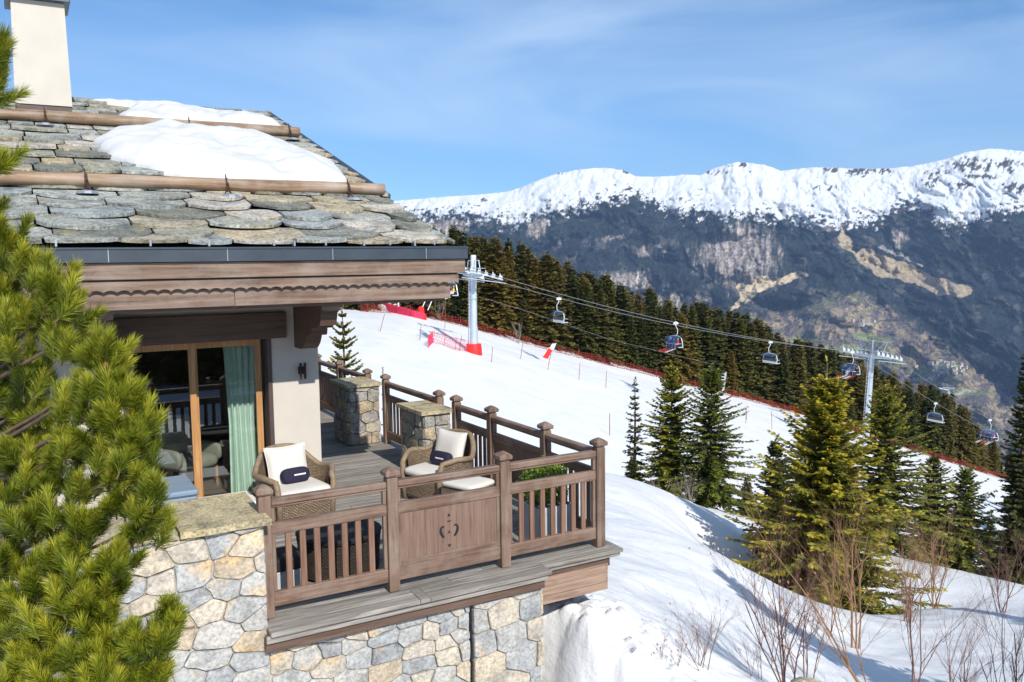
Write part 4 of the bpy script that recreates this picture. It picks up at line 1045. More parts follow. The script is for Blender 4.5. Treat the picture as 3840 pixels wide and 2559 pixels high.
# ------------------------------------------------------------------ conifers
def spruce_arrays(H, R0, seed, nwh, nbr, ntw, tw_len, tw_w, droop=0.25, sparse=1.0, tipy=0.0, bare=0.06, power=0.85, sub=2, top=0.97):
    """twig blades spread along branches; returns verts, tris, tint"""
    r = np.random.default_rng(seed)
    Vs = []; Ts = []; BR = []
    for wi in range(nwh):
        u = (wi + r.uniform(-.3, .3)) / nwh
        if u < bare * 0.3: u = bare
        hz_ = H * (bare + (top - bare) * np.clip(u, 0, 1) ** 0.95)
        prof = (1 - (hz_ / H - bare) / (1 - bare)) ** power
        if u < 0.12: prof *= 0.75 + 2 * u
        Rr = R0 * prof
        nb = max(3, int(round(nbr * (0.55 + 0.45 * prof) * sparse)))
        a0 = r.uniform(0, 6.28)
        for k in range(nb):
            a = a0 + 2 * PI * k / nb + r.uniform(-.35, .35)
            L = Rr * r.uniform(.48, 1.28) + 0.02 * H * (1 - u)
            if L < 0.012 * H: L = 0.012 * H
            rise = (0.75 * u ** 1.5 - 0.22 * (1 - u)) + r.uniform(-.1, .1)
            ca, sa = math.cos(a), math.sin(a)
            m = max(3, int(ntw * (0.35 + 0.65 * L / R0)))
            q = (np.arange(m) + r.uniform(0, 1, m)) / m
            px = ca * L * q; py = sa * L * q
            pz = hz_ + L * (rise * q - droop * q * q * (1 - u) + 0.14 * q ** 3)
            BR.append((hz_, ca, sa, L, rise, droop * (1 - u)))
            for sd in range(sub):
                side = np.where(r.random(m) < .5, -1, 1) if sub == 1 else (1 if sd % 2 == 0 else -1)
                ang = a + side * r.uniform(.45, 1.15, m)
                tl = tw_len * r.uniform(.6, 1.25, m) * (1.15 - 0.75 * q) * (0.45 + 0.55 * prof)
                if sd >= 2: ang = a + r.uniform(-.5, .5, m); tl = tl * 0.8
                up = r.uniform(-.35, .22, m) + 0.25 * u
                ex = px + np.cos(ang) * tl; ey = py + np.sin(ang) * tl; ez = pz + up * tl - 0.08 * tl
                wv = tw_w * r.uniform(.6, 1.2, m)
                nx, ny = -np.sin(ang), np.cos(ang)
                roll = r.uniform(-.9, .9, m)
                wxv, wyv, wzv = nx * wv * np.cos(roll), ny * wv * np.cos(roll), wv * np.sin(roll)
                mxp = px + (ex - px) * .45; myp = py + (ey - py) * .45; mzp = pz + (ez - pz) * .45
                A = np.stack([px, py, pz], -1); B = np.stack([mxp + wxv, myp + wyv, mzp + wzv], -1); Cc = np.stack([ex, ey, ez], -1); Dd = np.stack([mxp - wxv, myp - wyv, mzp - wzv], -1)
                Vs.append(np.stack([A, B, Cc, Dd], 1).reshape(-1, 3))
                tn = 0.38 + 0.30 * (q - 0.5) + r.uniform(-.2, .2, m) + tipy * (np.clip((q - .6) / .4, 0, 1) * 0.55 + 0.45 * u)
                Ts.append(tn)
    # leader
    m = 14; q = np.linspace(top - .03, 1.0, m); aa = r.uniform(0, 6.28, m)
    A = np.stack([0 * q, 0 * q, q * H], -1); Cc = A + np.stack([np.cos(aa) * tw_len * .35, np.sin(aa) * tw_len * .35, 0 * q + tw_len * .25], -1)
    nn = np.stack([-np.sin(aa), np.cos(aa), 0 * aa], -1) * tw_w * .7; mid = (A + Cc) / 2
    Vs.append(np.stack([A, mid + nn, Cc, mid - nn], 1).reshape(-1, 3)); Ts.append(0.5 + 0 * q + tipy * .5)
    V = np.concatenate(Vs); T = np.concatenate(Ts)
    F = np.arange(len(V)).reshape(-1, 4)
    return V, F, np.clip(T, 0, 1), BR
def spruce_meshes(nm, mt, bark, H, R0, seed, limbs=False, **kw):
    V, F, T, BR = spruce_arrays(H, R0, seed, **kw)
    crown = fast_mesh('crown', V, F, mt, attr={'tint': ('FACE', T)})
    mb = MB(); r0 = 0.010 * H + 0.03
    mb.tube([(0, 0, -0.6), (0, 0, 0.3 * H), (0.003 * H, 0, .7 * H), (0, 0, H)], [r0 * 1.2, r0 * .8, r0 * .4, 0.008], 7)
    trunk = mb.mesh('trunk', smooth=True); trunk.materials.append(bark)
    lm = None
    if limbs:
        mb = MB()
        for (hz_, ca, sa, L, rise, dr) in BR:
            pts = [(ca * L * q, sa * L * q, hz_ + L * (rise * q - dr * q * q + .14 * q ** 3)) for q in (0, .35, .7, 1.0)]
            mb.tube(pts, [0.010 + .008 * L, .008 + .004 * L, .006, .003], 4, cap=False)
        lm = mb.mesh('branches'); lm.materials.append(bark)
    return crown, trunk, lm
def plant(meshes, name, label, cat, x, y, z, sc, rz, group=None, scz=None):
    t = thing(name, label, cat, (x, y, z), rz, group); t.scale = (sc, sc, scz or sc)
    crown, trunk, lm = meshes
    obj('crown', crown, t); obj('trunk', trunk, t)
    if lm: obj('branches', lm, t)['kind'] = 'stuff'
    return t

# ---- the wood behind the net
R = random.Random(99)
FAR = [spruce_meshes('far', M['spruce_far' if i % 3 else 'spruce_dark'], M['barkgrey'], 15.0, [3.0, 2.6, 3.4, 2.8, 3.1, 2.4][i], 40 + i, nwh=36, nbr=9, ntw=10, tw_len=1.1, tw_w=0.22, droop=0.34, sub=3, power=[.7, .8, .65, .85, .7, .6][i], bare=0.03) for i in range(6)]
TOPS = [(1000, 515), (1055, 520), (1100, 528), (1125, 532), (1150, 560), (1190, 545), (1230, 575), (1300, 590), (1340, 625), (1380, 618), (1450, 655), (1500, 662), (1560, 690), (1620, 695), (1680, 712), (1750, 735), (1800, 755), (1850, 775), (1880, 785), (1950, 810), (2040, 850), (2090, 862), (2150, 885), (2200, 905), (2245, 955), (2300, 1010), (2353, 1050), (2420, 1080)]
tx, ty = zip(*TOPS)
FT = []; npl = 0; words = ['tall', 'slim', 'broad', 'ragged', 'leaning', 'dense', 'narrow-topped', 'wide-skirted', 'thin', 'bushy']
def netpt(s): return T_NET0 + NET_K * (s + 6)
seenp = []
for row, (off, st_) in enumerate(((4.5, 2.3), (8.5, 2.6), (14.0, 3.0), (21.0, 3.6))):
    s = -34.0
    while s < 118:
        s += st_ * R.uniform(.65, 1.4)
        t_ = netpt(s) + off + R.uniform(-2.2, 2.2)
        xd = 1176 + 1960 * s / t_
        if xd > 2420 or xd < 640: continue
        x, y = st2xy(s, t_); z = float(ground(np.array([s]), np.array([t_]), False)[0]) - 0.3
        # crown tops follow the outline of the wood against the mountains
        ytop = np.interp(xd, tx, ty) + R.choice([0, 2, 5, 8, 12, 18, 26]) * (1 if row < 3 else .6) + R.uniform(-4, 6)
        ztop = P(xd, ytop, t_)[2]; H = ztop - z
        if H < 5: continue
        if row == 0 and R.random() < .22: H *= R.uniform(.45, .75)
        k = R.randrange(6)
        nearx = 'behind the red net' if row == 0 else ('in the second row of the wood' if row == 1 else 'deep in the wood')
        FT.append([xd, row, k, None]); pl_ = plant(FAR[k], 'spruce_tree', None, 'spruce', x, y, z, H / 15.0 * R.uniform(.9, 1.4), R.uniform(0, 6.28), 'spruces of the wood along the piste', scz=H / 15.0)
        FT[-1][3] = pl_; pl_.rotation_euler = (R.gauss(0, .022), R.gauss(0, .022), pl_.rotation_euler[2])
        npl += 1
LMK = [(1040, 'near the roof corner'), (1130, 'beside the red-footed tower'), (1230, 'left of the first empty chair'), (1330, 'behind the first empty chair'), (1430, 'right of the first empty chair'), (1510, 'left of the blue riders'), (1600, 'behind the blue riders'), (1700, 'near the small grey mast'), (1810, 'behind the middle empty chair'), (1930, 'left of the wide-headed tower'), (2040, 'behind the wide-headed tower'), (2120, 'right of the wide-headed tower'), (2200, 'below the last empty chair'), (9999, 'at the right end of the wood')]
ORD = ['leftmost', 'second from the left', 'third from the left', 'fourth from the left', 'fifth from the left', 'sixth from the left']
bk = {}
for xd, row, k, t_ in FT:
    lm = next(n_ for x_, n_ in LMK if xd <= x_)
    key = '%s spruce %s, %s' % (['tall', 'slender', 'broad', 'narrow', 'dense', 'thin'][k], ['by the net', 'in the second row', 'in the third row', 'in the last row'][row], lm)
    bk.setdefault(key, []).append((xd, t_))
for key, L_ in bk.items():
    L_.sort(key=lambda q: q[0])
    for i, (xd, t_) in enumerate(L_): t_['label'] = key if len(L_) == 1 else key.replace(' spruce', ' spruce, ' + ORD[min(i, 5)].replace(' from the left', ' such') + ',')
print('forest trees', npl)

# ---- young spruces near the terrace
NEARM = {}
def near_tree(key, xd, ytop, t_, rad, label, cat='spruce', mt='spruce_near', seed=1, yaw_=0.0, dz=0.0, group=None, **kw):
    s = (xd - 1176) / 1960.0 * t_; x, y = st2xy(s, t_); z = gz(x, y) + dz
    H = P(xd, ytop, t_)[2] - z
    a = dict(nwh=int(9 + H * 4.2), nbr=9, ntw=22, tw_len=0.36, tw_w=0.045, droop=0.22, sub=3, bare=0.03)
    a.update(kw)
    ms = spruce_meshes('n', M[mt], M['bark'], H, rad, seed, limbs=True, **a)
    return plant(ms, 'spruce_tree', label, cat, x, y, z, 1.0, yaw_, group)
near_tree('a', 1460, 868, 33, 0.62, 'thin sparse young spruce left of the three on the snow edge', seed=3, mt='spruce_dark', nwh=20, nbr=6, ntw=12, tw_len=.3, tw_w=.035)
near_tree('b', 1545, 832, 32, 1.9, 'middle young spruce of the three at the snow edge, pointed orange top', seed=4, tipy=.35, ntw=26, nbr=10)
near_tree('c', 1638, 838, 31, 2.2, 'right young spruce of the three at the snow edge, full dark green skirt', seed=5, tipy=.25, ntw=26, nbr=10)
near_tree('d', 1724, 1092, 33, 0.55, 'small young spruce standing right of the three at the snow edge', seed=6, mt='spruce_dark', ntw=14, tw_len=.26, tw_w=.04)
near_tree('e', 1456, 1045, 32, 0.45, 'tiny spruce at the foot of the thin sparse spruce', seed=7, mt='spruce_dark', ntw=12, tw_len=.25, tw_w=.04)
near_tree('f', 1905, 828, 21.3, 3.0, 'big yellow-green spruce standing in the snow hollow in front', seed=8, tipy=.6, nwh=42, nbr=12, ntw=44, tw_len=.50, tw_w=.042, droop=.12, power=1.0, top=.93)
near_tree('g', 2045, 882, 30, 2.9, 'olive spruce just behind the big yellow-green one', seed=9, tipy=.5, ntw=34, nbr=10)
near_tree('h', 1790, 1000, 24.5, 0.9, 'dark thin spruce at the left flank of the big yellow-green spruce', seed=10, mt='spruce_dark', ntw=18)
near_tree('i', 2160, 1042, 33, 2.4, 'low dark spruce among the leafless bushes on the right', seed=12, tipy=.1)
near_tree('j', 2238, 1068, 31, 2.2, 'low olive spruce at the right, next to the leafless bushes', seed=13, tipy=.3)
near_tree('k', 2366, 800, 30, 0.9, 'dark spruce cut off by the right picture edge', seed=14, mt='spruce_dark', nbr=8, ntw=18, tw_w=.05, power=.8)
near_tree('l', 786, 700, 27, 1.05, 'small open spruce on the snow behind the back of the railing', seed=15, nwh=21, nbr=8, ntw=34, tw_len=.22, tw_w=.05, tipy=.2, droop=.05, power=.7)
near_tree('m', 876, 845, 26, 0.14, 'tiny seedling spruce tip showing above the stone pillar', seed=16, mt='spruce_dark', nwh=8, nbr=4, ntw=4, tw_len=.12, tw_w=.03)
near_tree('n', 2300, 1180, 40, 1.1, 'thin dark spruce on the shaded slope at far right', seed=18, mt='spruce_dark', ntw=12)
# trees standing outside the frame whose shadows fall into it
for (s_, t_, H_, rr, sd, lb) in ((6.9, 8.6, 5.4, 1.3, 31, 'spruce just outside the right edge throwing its pointed shadow on the snow'), (14.5, 10.5, 7.0, 1.5, 32, 'spruce farther right outside the frame shading the right snow bank')):
    x, y = st2xy(s_, t_); z = gz(x, y)
    plant(spruce_meshes('o', M['spruce_near'], M['bark'], H_, rr, sd, nwh=28, nbr=9, ntw=16, tw_len=.4, tw_w=.06, sub=3), 'spruce_tree', lb, 'spruce', x, y, z, 1, 0)
# wood behind the camera, seen only as the dark reflection in the glass
Vb = []; Tb = []; Vb2 = []; Tb2 = []
V, F, T, _ = spruce_arrays(11, 2.2, 77, nwh=26, nbr=8, ntw=8, tw_len=.9, tw_w=.2, sub=2)
for k in range(46):
    x = R.uniform(-6, 34); y = R.uniform(-34, -19); sc = R.uniform(.7, 1.15); a = R.uniform(0, 6.28)
    z = gz(x, y) - .3
    Vb.append(np.stack([(V[:, 0] * math.cos(a) - V[:, 1] * math.sin(a)) * sc + x, (V[:, 0] * math.sin(a) + V[:, 1] * math.cos(a)) * sc + y, V[:, 2] * sc + z], -1)); Tb.append(T)
for k in range(46):
    t_ = R.uniform(42, 112); s_ = t_ * R.uniform(.625, .80); x, y = st2xy(s_, t_); sc = R.uniform(.8, 1.35); a = R.uniform(0, 6.28)
    z = float(ground(np.array([s_]), np.array([t_]), False)[0]) - .3
    Vb2.append(np.stack([(V[:, 0] * math.cos(a) - V[:, 1] * math.sin(a)) * sc + x, (V[:, 0] * math.sin(a) + V[:, 1] * math.cos(a)) * sc + y, V[:, 2] * sc + z], -1)); Tb2.append(T)
Vb2 = np.concatenate(Vb2)
o = obj('spruce_wood', fast_mesh('spruce_wood', Vb2, np.arange(len(Vb2)).reshape(-1, 4), M['spruce_dark'], attr={'tint': ('FACE', np.concatenate(Tb2))}))
tag(o, 'spruce wood beyond the right edge of the picture shading the lower piste', kind='stuff')
Vb = np.concatenate(Vb)
o = obj('spruce_wood', fast_mesh('spruce_wood', Vb, np.arange(len(Vb)).reshape(-1, 4), M['spruce_dark'], attr={'tint': ('FACE', np.concatenate(Tb))}))
tag(o, 'dark spruce wood uphill behind the viewer, mirrored in the glass door', kind='stuff')

# ------------------------------------------------------------------ the big pine in the left foreground
# clusters of shoots: (screen x, y of the cluster in the photograph, spread in px, distance)
CL = [(30, 560, 55, 3.7), (75, 585, 40, 3.6), (20, 640, 60, 3.7), (150, 640, 42, 3.45), (165, 690, 42, 3.4), (60, 700, 60, 3.6), (110, 740, 60, 3.5), (30, 770, 60, 3.6), (165, 765, 35, 3.4), (20, 860, 60, 3.7), (95, 850, 50, 3.6), (120, 930, 25, 3.6), (60, 930, 45, 3.7),
      (255, 800, 36, 3.3), (245, 860, 42, 3.3), (205, 900, 36, 3.35), (300, 900, 36, 3.25), (330, 950, 26, 3.25), (150, 910, 20, 3.4), (285, 960, 40, 3.25), (240, 960, 45, 3.3), (320, 1010, 32, 3.2), (180, 1000, 50, 3.4), (100, 1010, 50, 3.6), (30, 1010, 60, 3.7), (260, 1040, 46, 3.3), (320, 1060, 36, 3.2), (120, 1080, 45, 3.5), (40, 1110, 60, 3.6), (200, 1100, 46, 3.4),
      (370, 1110, 24, 3.15), (345, 1145, 32, 3.2), (290, 1130, 40, 3.25), (120, 1170, 45, 3.4), (40, 1200, 60, 3.5), (235, 1190, 46, 3.3), (330, 1200, 34, 3.2), (170, 1240, 50, 3.3), (70, 1280, 60, 3.4), (290, 1250, 40, 3.2), (240, 1290, 40, 3.2), (20, 1340, 50, 3.4), (150, 1320, 55, 3.3), (210, 1350, 45, 3.2), (265, 1330, 30, 3.2),
      (90, 1390, 55, 3.3), (170, 1400, 50, 3.2), (30, 1450, 50, 3.4), (240, 1400, 30, 3.15), (408, 1385, 22, 3.05), (285, 1455, 32, 3.1), (220, 1470, 45, 3.1), (340, 1450, 14, 3.05), (385, 1460, 26, 3.0), (110, 1480, 55, 3.2), (350, 1510, 36, 3.0), (280, 1520, 45, 3.05), (190, 1540, 50, 3.1), (60, 1545, 60, 3.2), (320, 1560, 40, 3.0), (130, 1570, 45, 3.1), (240, 1590, 40, 3.0),
      (12, 95, 9, 3.6), (8, 150, 9, 3.6), (-4, 230, 8, 3.6), (6, 390, 9, 3.6), (-40, 500, 30, 3.8), (-60, 600, 50, 3.8)]
rp = np.random.default_rng(5)
trunk_xy = np.array(st2xy(-2.75, 3.9)); base_z = gz(*trunk_xy) - .2
pine = thing('pine_tree', 'big yellow-green mountain pine filling the left foreground', 'pine', (float(trunk_xy[0]), float(trunk_xy[1]), base_z))
mb = MB(); TP = [(trunk_xy[0], trunk_xy[1], base_z), (trunk_xy[0] + .05, trunk_xy[1], 1.0), (trunk_xy[0] - .02, trunk_xy[1] + .05, 2.6), (trunk_xy[0], trunk_xy[1], 4.2), (trunk_xy[0] + .03, trunk_xy[1], 5.2)]
mb.tube(TP, [.17, .14, .10, .06, .02], 10); mb.build('trunk', M['bark'], pine, smooth=True)
NV = []; NT = []; shoots = MB(); cones = []
rightv = np.array([math.sin(YAW), -math.cos(YAW), 0.0]); fwdv = np.array([math.cos(YAW), math.sin(YAW), 0.0]); upv = np.array([0, 0, 1.0])
for ci, (xd, yd, rd, t_) in enumerate(CL):
    c = P(xd, yd, t_); rr = rd / 1960 * t_
    # limb from the trunk to this cluster
    z0 = max(base_z + .6, min(5.0, c[2] - 0.55 * np.hypot(*(c[:2] - trunk_xy)) * rp.uniform(.5, 1.0)))
    if ci % 2 == 0 or rd < 30:
        tz = np.interp(z0, [p[2] for p in TP], [p[0] for p in TP]), np.interp(z0, [p[2] for p in TP], [p[1] for p in TP])
        p0 = np.array([tz[0], tz[1], z0]); p1 = p0 + (c - p0) * .5 - upv * .06; 
        mb = MB(); mb.tube([p0, p1, p0 + (c - p0) * .82 - upv * .03, c], [.018, .011, .007, .004], 6); mb.build('limb', M['bark'], pine, smooth=True)
    xd -= 16; yd += 45 if xd > -10 else 0; c = P(xd, yd, t_); ns = int(4 + (rd / 11.5) ** 1.26)
    for k in range(ns):
        off = rp.normal(0, .46, 3) * rr; off[2] = off[2] * .9
        p = c + off[0] * rightv + off[1] * fwdv * 1.3 + off[2] * upv
        d = upv * rp.uniform(.45, 1.1) + rightv * rp.uniform(-.25, .6) + fwdv * rp.uniform(-.6, .35) + (off[0] * rightv + off[2] * .4 * upv) / max(rr, .01) * .25
        d /= np.linalg.norm(d); L = rp.uniform(.05, .115)
        tip = p + d * L
        shoots.tube([p - d * .03, p + d * L * .4, p + d * L * .75], [.0035, .003, .002], 5, cap=False)
        n = int(230 + 1700 * L)
        q = rp.uniform(-.25, 1.0, n); az = rp.uniform(0, 2 * PI, n)
        e1 = np.cross(d, upv if abs(d[2]) < .9 else rightv); e1 /= np.linalg.norm(e1); e2 = np.cross(d, e1)
        rad = np.cos(az)[:, None] * e1 + np.sin(az)[:, None] * e2
        open_ = rp.uniform(.32, .95, n) * (1.15 - .55 * np.clip(q, 0, 1))
        nd = d[None] * np.cos(open_)[:, None] + rad * np.sin(open_)[:, None]
        nl = rp.uniform(.046, .074, n)
        b_ = p + d[None] * (q * L)[:, None]
        e = b_ + nd * nl[:, None] + upv * .003
        sidev = np.cross(nd, rp.normal(0, 1, (n, 3))); sidev /= np.linalg.norm(sidev, axis=1)[:, None] + 1e-9
        wv = sidev * .00098
        mid = b_ + (e - b_) * .5 + d[None] * .003
        NV.append(np.stack([b_ + wv * .7, b_ - wv * .7, mid - wv, e, mid + wv], 1).reshape(-1, 3))
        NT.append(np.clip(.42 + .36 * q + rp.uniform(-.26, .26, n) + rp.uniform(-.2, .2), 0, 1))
    if ci % 6 == 1: cones.append(c + rightv * rr * .4 - fwdv * rr * .5)
NV = np.concatenate(NV); NT = np.concatenate(NT); off_ = np.array([trunk_xy[0], trunk_xy[1], base_z])
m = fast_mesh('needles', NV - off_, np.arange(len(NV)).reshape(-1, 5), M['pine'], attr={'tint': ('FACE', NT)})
o = obj('needles', m, pine); o['kind'] = 'stuff'; print('pine needles', len(NT))
o = shoots.build('shoots', M['bark'], pine); o['kind'] = 'stuff'
for c in cones[:9]:
    mb = MB(); mb.lathe(tuple(c), [(.003, -.022), (.013, -.012), (.016, 0), (.012, .014), (.004, .025)], 9); mb.build('cone', M['cone'], pine)

# ------------------------------------------------------------------ leafless bushes and birch stems
def bush(xd, yd, t_, height, label, seed, mt, n0=4, r0=.02, spread=.35, lean=(0, 0), levels=4, name='bare_bush', cat='bush', straight=.12, leaves=0, group=None):
    r = random.Random(seed); b0 = P(xd, yd, t_); zg = gz(b0[0], b0[1])
    root = thing(name, label, cat, (float(b0[0]), float(b0[1]), min(float(b0[2]), zg) if yd < 1500 else zg), group=group)
    mb = MB(); base = Vector(WL[root]); tips = []
    def grow(p, d, L, rad, lev):
        pts = [p]; rr = [rad]; n = 5; dd = d.copy()
        for i in range(n):
            dd = (dd + Vector((r.uniform(-1, 1), r.uniform(-1, 1), r.uniform(-.4, .9))) * straight).normalized()
            pts.append(pts[-1] + dd * (L / n)); rr.append(rad * (1 - .55 * (i + 1) / n))
            if lev > 0 and i >= 1:
                for _ in range(r.choice([1, 1, 2] if lev > 1 else [1, 2, 3])):
                    sd = (dd + Vector((r.uniform(-1, 1), r.uniform(-1, 1), r.uniform(-.2, .6))) * .75).normalized()
                    grow(pts[-1], sd, L * r.uniform(.35, .62), rr[-1] * .6, lev - 1)
        mb.tube(pts, rr, 5 if rad > .008 else 3, cap=False); tips.append(pts[-1])
    stems = []
    for k in range(n0):
        d = Vector((r.uniform(-1, 1) * spread + lean[0], r.uniform(-1, 1) * spread + lean[1], 1)).normalized()
        p = base + Vector((r.uniform(-.1, .1), r.uniform(-.1, .1), -.15))
        mb = MB(); grow(p, d, height * r.uniform(.6, .92), r0 * r.uniform(.6, 1), levels - 1)
        mb.build('stem', mt, root)
    if leaves:
        lb = MB()
        for k in range(leaves):
            p = r.choice(tips); s_ = .012
            lb.add([(p[0] - s_, p[1], p[2]), (p[0], p[1] - s_, p[2] - s_ * 1.5), (p[0] + s_, p[1], p[2]), (p[0], p[1] + s_, p[2] + s_)], [(0, 1, 2), (0, 2, 3)])
        lf = lb.build('dead_leaves', M['cone'], root); lf['kind'] = 'stuff'
    return root
RX = float(math.sin(YAW)); RY = float(-math.cos(YAW))
def ln(k): return (RX * k, RY * k)
bush(1800, 1640, 9.3, 1.75, 'dark red-brown leafless bush in front of the left side of the big spruce', 1, M['twig'], n0=7, r0=.012, spread=.22, lean=ln(-.10), leaves=30)
bush(1850, 1560, 10.0, 1.3, 'leafless red-brown bush with withered leaves at the foot of the big spruce', 2, M['twig'], n0=4, r0=.012, spread=.25, leaves=20)
bush(2105, 1660, 8.6, 2.75, 'tall orange-barked birch sapling leaning left in front of the big spruce', 3, M['twigo'], n0=1, r0=.030, spread=.02, lean=ln(-.42), levels=4, name='birch_sapling', cat='birch sapling', straight=.09)
bush(1960, 1470, 14.2, 2.3, 'brown leafless birch standing upright before the big yellow-green spruce', 4, M['twigo'], n0=3, r0=.025, spread=.12, name='birch_sapling', cat='birch sapling')
bush(2120, 1640, 9.0, 2.1, 'dark thin upright leafless sapling right of the leaning orange birch', 5, M['twig'], n0=2, r0=.016, spread=.08)
bush(2215, 1640, 9.0, 1.6, 'dark leafless bush with many side twigs near the right edge', 6, M['twig'], n0=3, r0=.014, spread=.2)
bush(2262, 1640, 8.0, 1.6, 'thick pale branch with dark twigs in the lower right corner', 7, M['barkgrey'], n0=1, r0=.045, spread=.05, lean=ln(.25), levels=4)
bush(2340, 1640, 9.5, 1.9, 'dark leafless bush cut off by the right edge', 8, M['twig'], n0=6, r0=.014, spread=.3)
bush(1620, 1640, 9.0, .85, 'low thin leafless shrub at the bottom of the snow bank', 9, M['twig'], n0=5, r0=.008, spread=.5, leaves=8)
bush(1540, 1650, 8.8, .55, 'small thin leafless shrub at the bottom left of the snow bank', 10, M['twig'], n0=3, r0=.006, spread=.45, leaves=5)
bush(2080, 1430, 17, 1.8, 'bushy brown leafless shrub between the big spruce and the low dark spruce', 11, M['twigo'], n0=6, r0=.02, spread=.42, levels=4)
bush(2150, 1400, 19, 1.9, 'wide brown leafless shrub in front of the low dark spruce', 12, M['twigo'], n0=6, r0=.02, spread=.42, levels=4)
bush(2300, 1400, 19, 1.7, 'brown leafless shrub in front of the blue shaded slope', 13, M['twig'], n0=5, r0=.018, spread=.4, levels=4)
bush(1590, 1150, 29, 1.1, 'grey tangled brush at the foot of the middle young spruce', 14, M['barkgrey'], n0=7, r0=.015, spread=.9, levels=3)
bush(1520, 1110, 30, .8, 'grey tangled brush at the foot of the left young spruce', 15, M['barkgrey'], n0=7, r0=.014, spread=.9, levels=3)
bush(1190, 762, 128.5, 3.2, 'pale leafless tree at the edge of the wood right of the left lift tower', 16, M['barkgrey'], n0=2, r0=.09, spread=.25, levels=3, name='bare_tree', cat='tree')
bush(1010, 735, 127, 4.5, 'light brown leafless tree at the edge of the wood under the eave', 17, M['barkgrey'], n0=5, r0=.10, spread=.45, levels=4, name='bare_tree', cat='tree')
bush(1730, 1560, 9.6, .6, 'fine thin twigs poking out of the snow bank', 18, M['twig'], n0=3, r0=.006, spread=.3)
# rock poking out of the snow at the bottom
c = P(1870, 1590, 8.6); mb = MB(); rr = random.Random(4); n = 12; vs = []
for (k, h) in ((1.0, -.35), (1.0, .0), (.92, .12), (.55, .20)):
    for i in range(n):
        a = 2 * PI * i / n; q = 1 + .12 * math.sin(3 * a + 1) + rr.uniform(-.06, .06); vs.append((c[0] + (RX * math.cos(a) * .26 + .13 * math.cos(YAW) * math.sin(a)) * k * q, c[1] + (RY * math.cos(a) * .26 + .13 * math.sin(YAW) * math.sin(a)) * k * q, c[2] + h * .55 + rr.uniform(-.008, .008) - .04 * math.cos(a)))
fs = [(l * n + i, l * n + (i + 1) % n, (l + 1) * n + (i + 1) % n, (l + 1) * n + i) for l in range(3) for i in range(n)] + [tuple(range(3 * n, 4 * n))]
mb.add(vs, fs); o = mb.build('rock', M['capstone']); tag(o, 'brown flat-topped rock poking out of the snow at the bottom edge', 'rock')
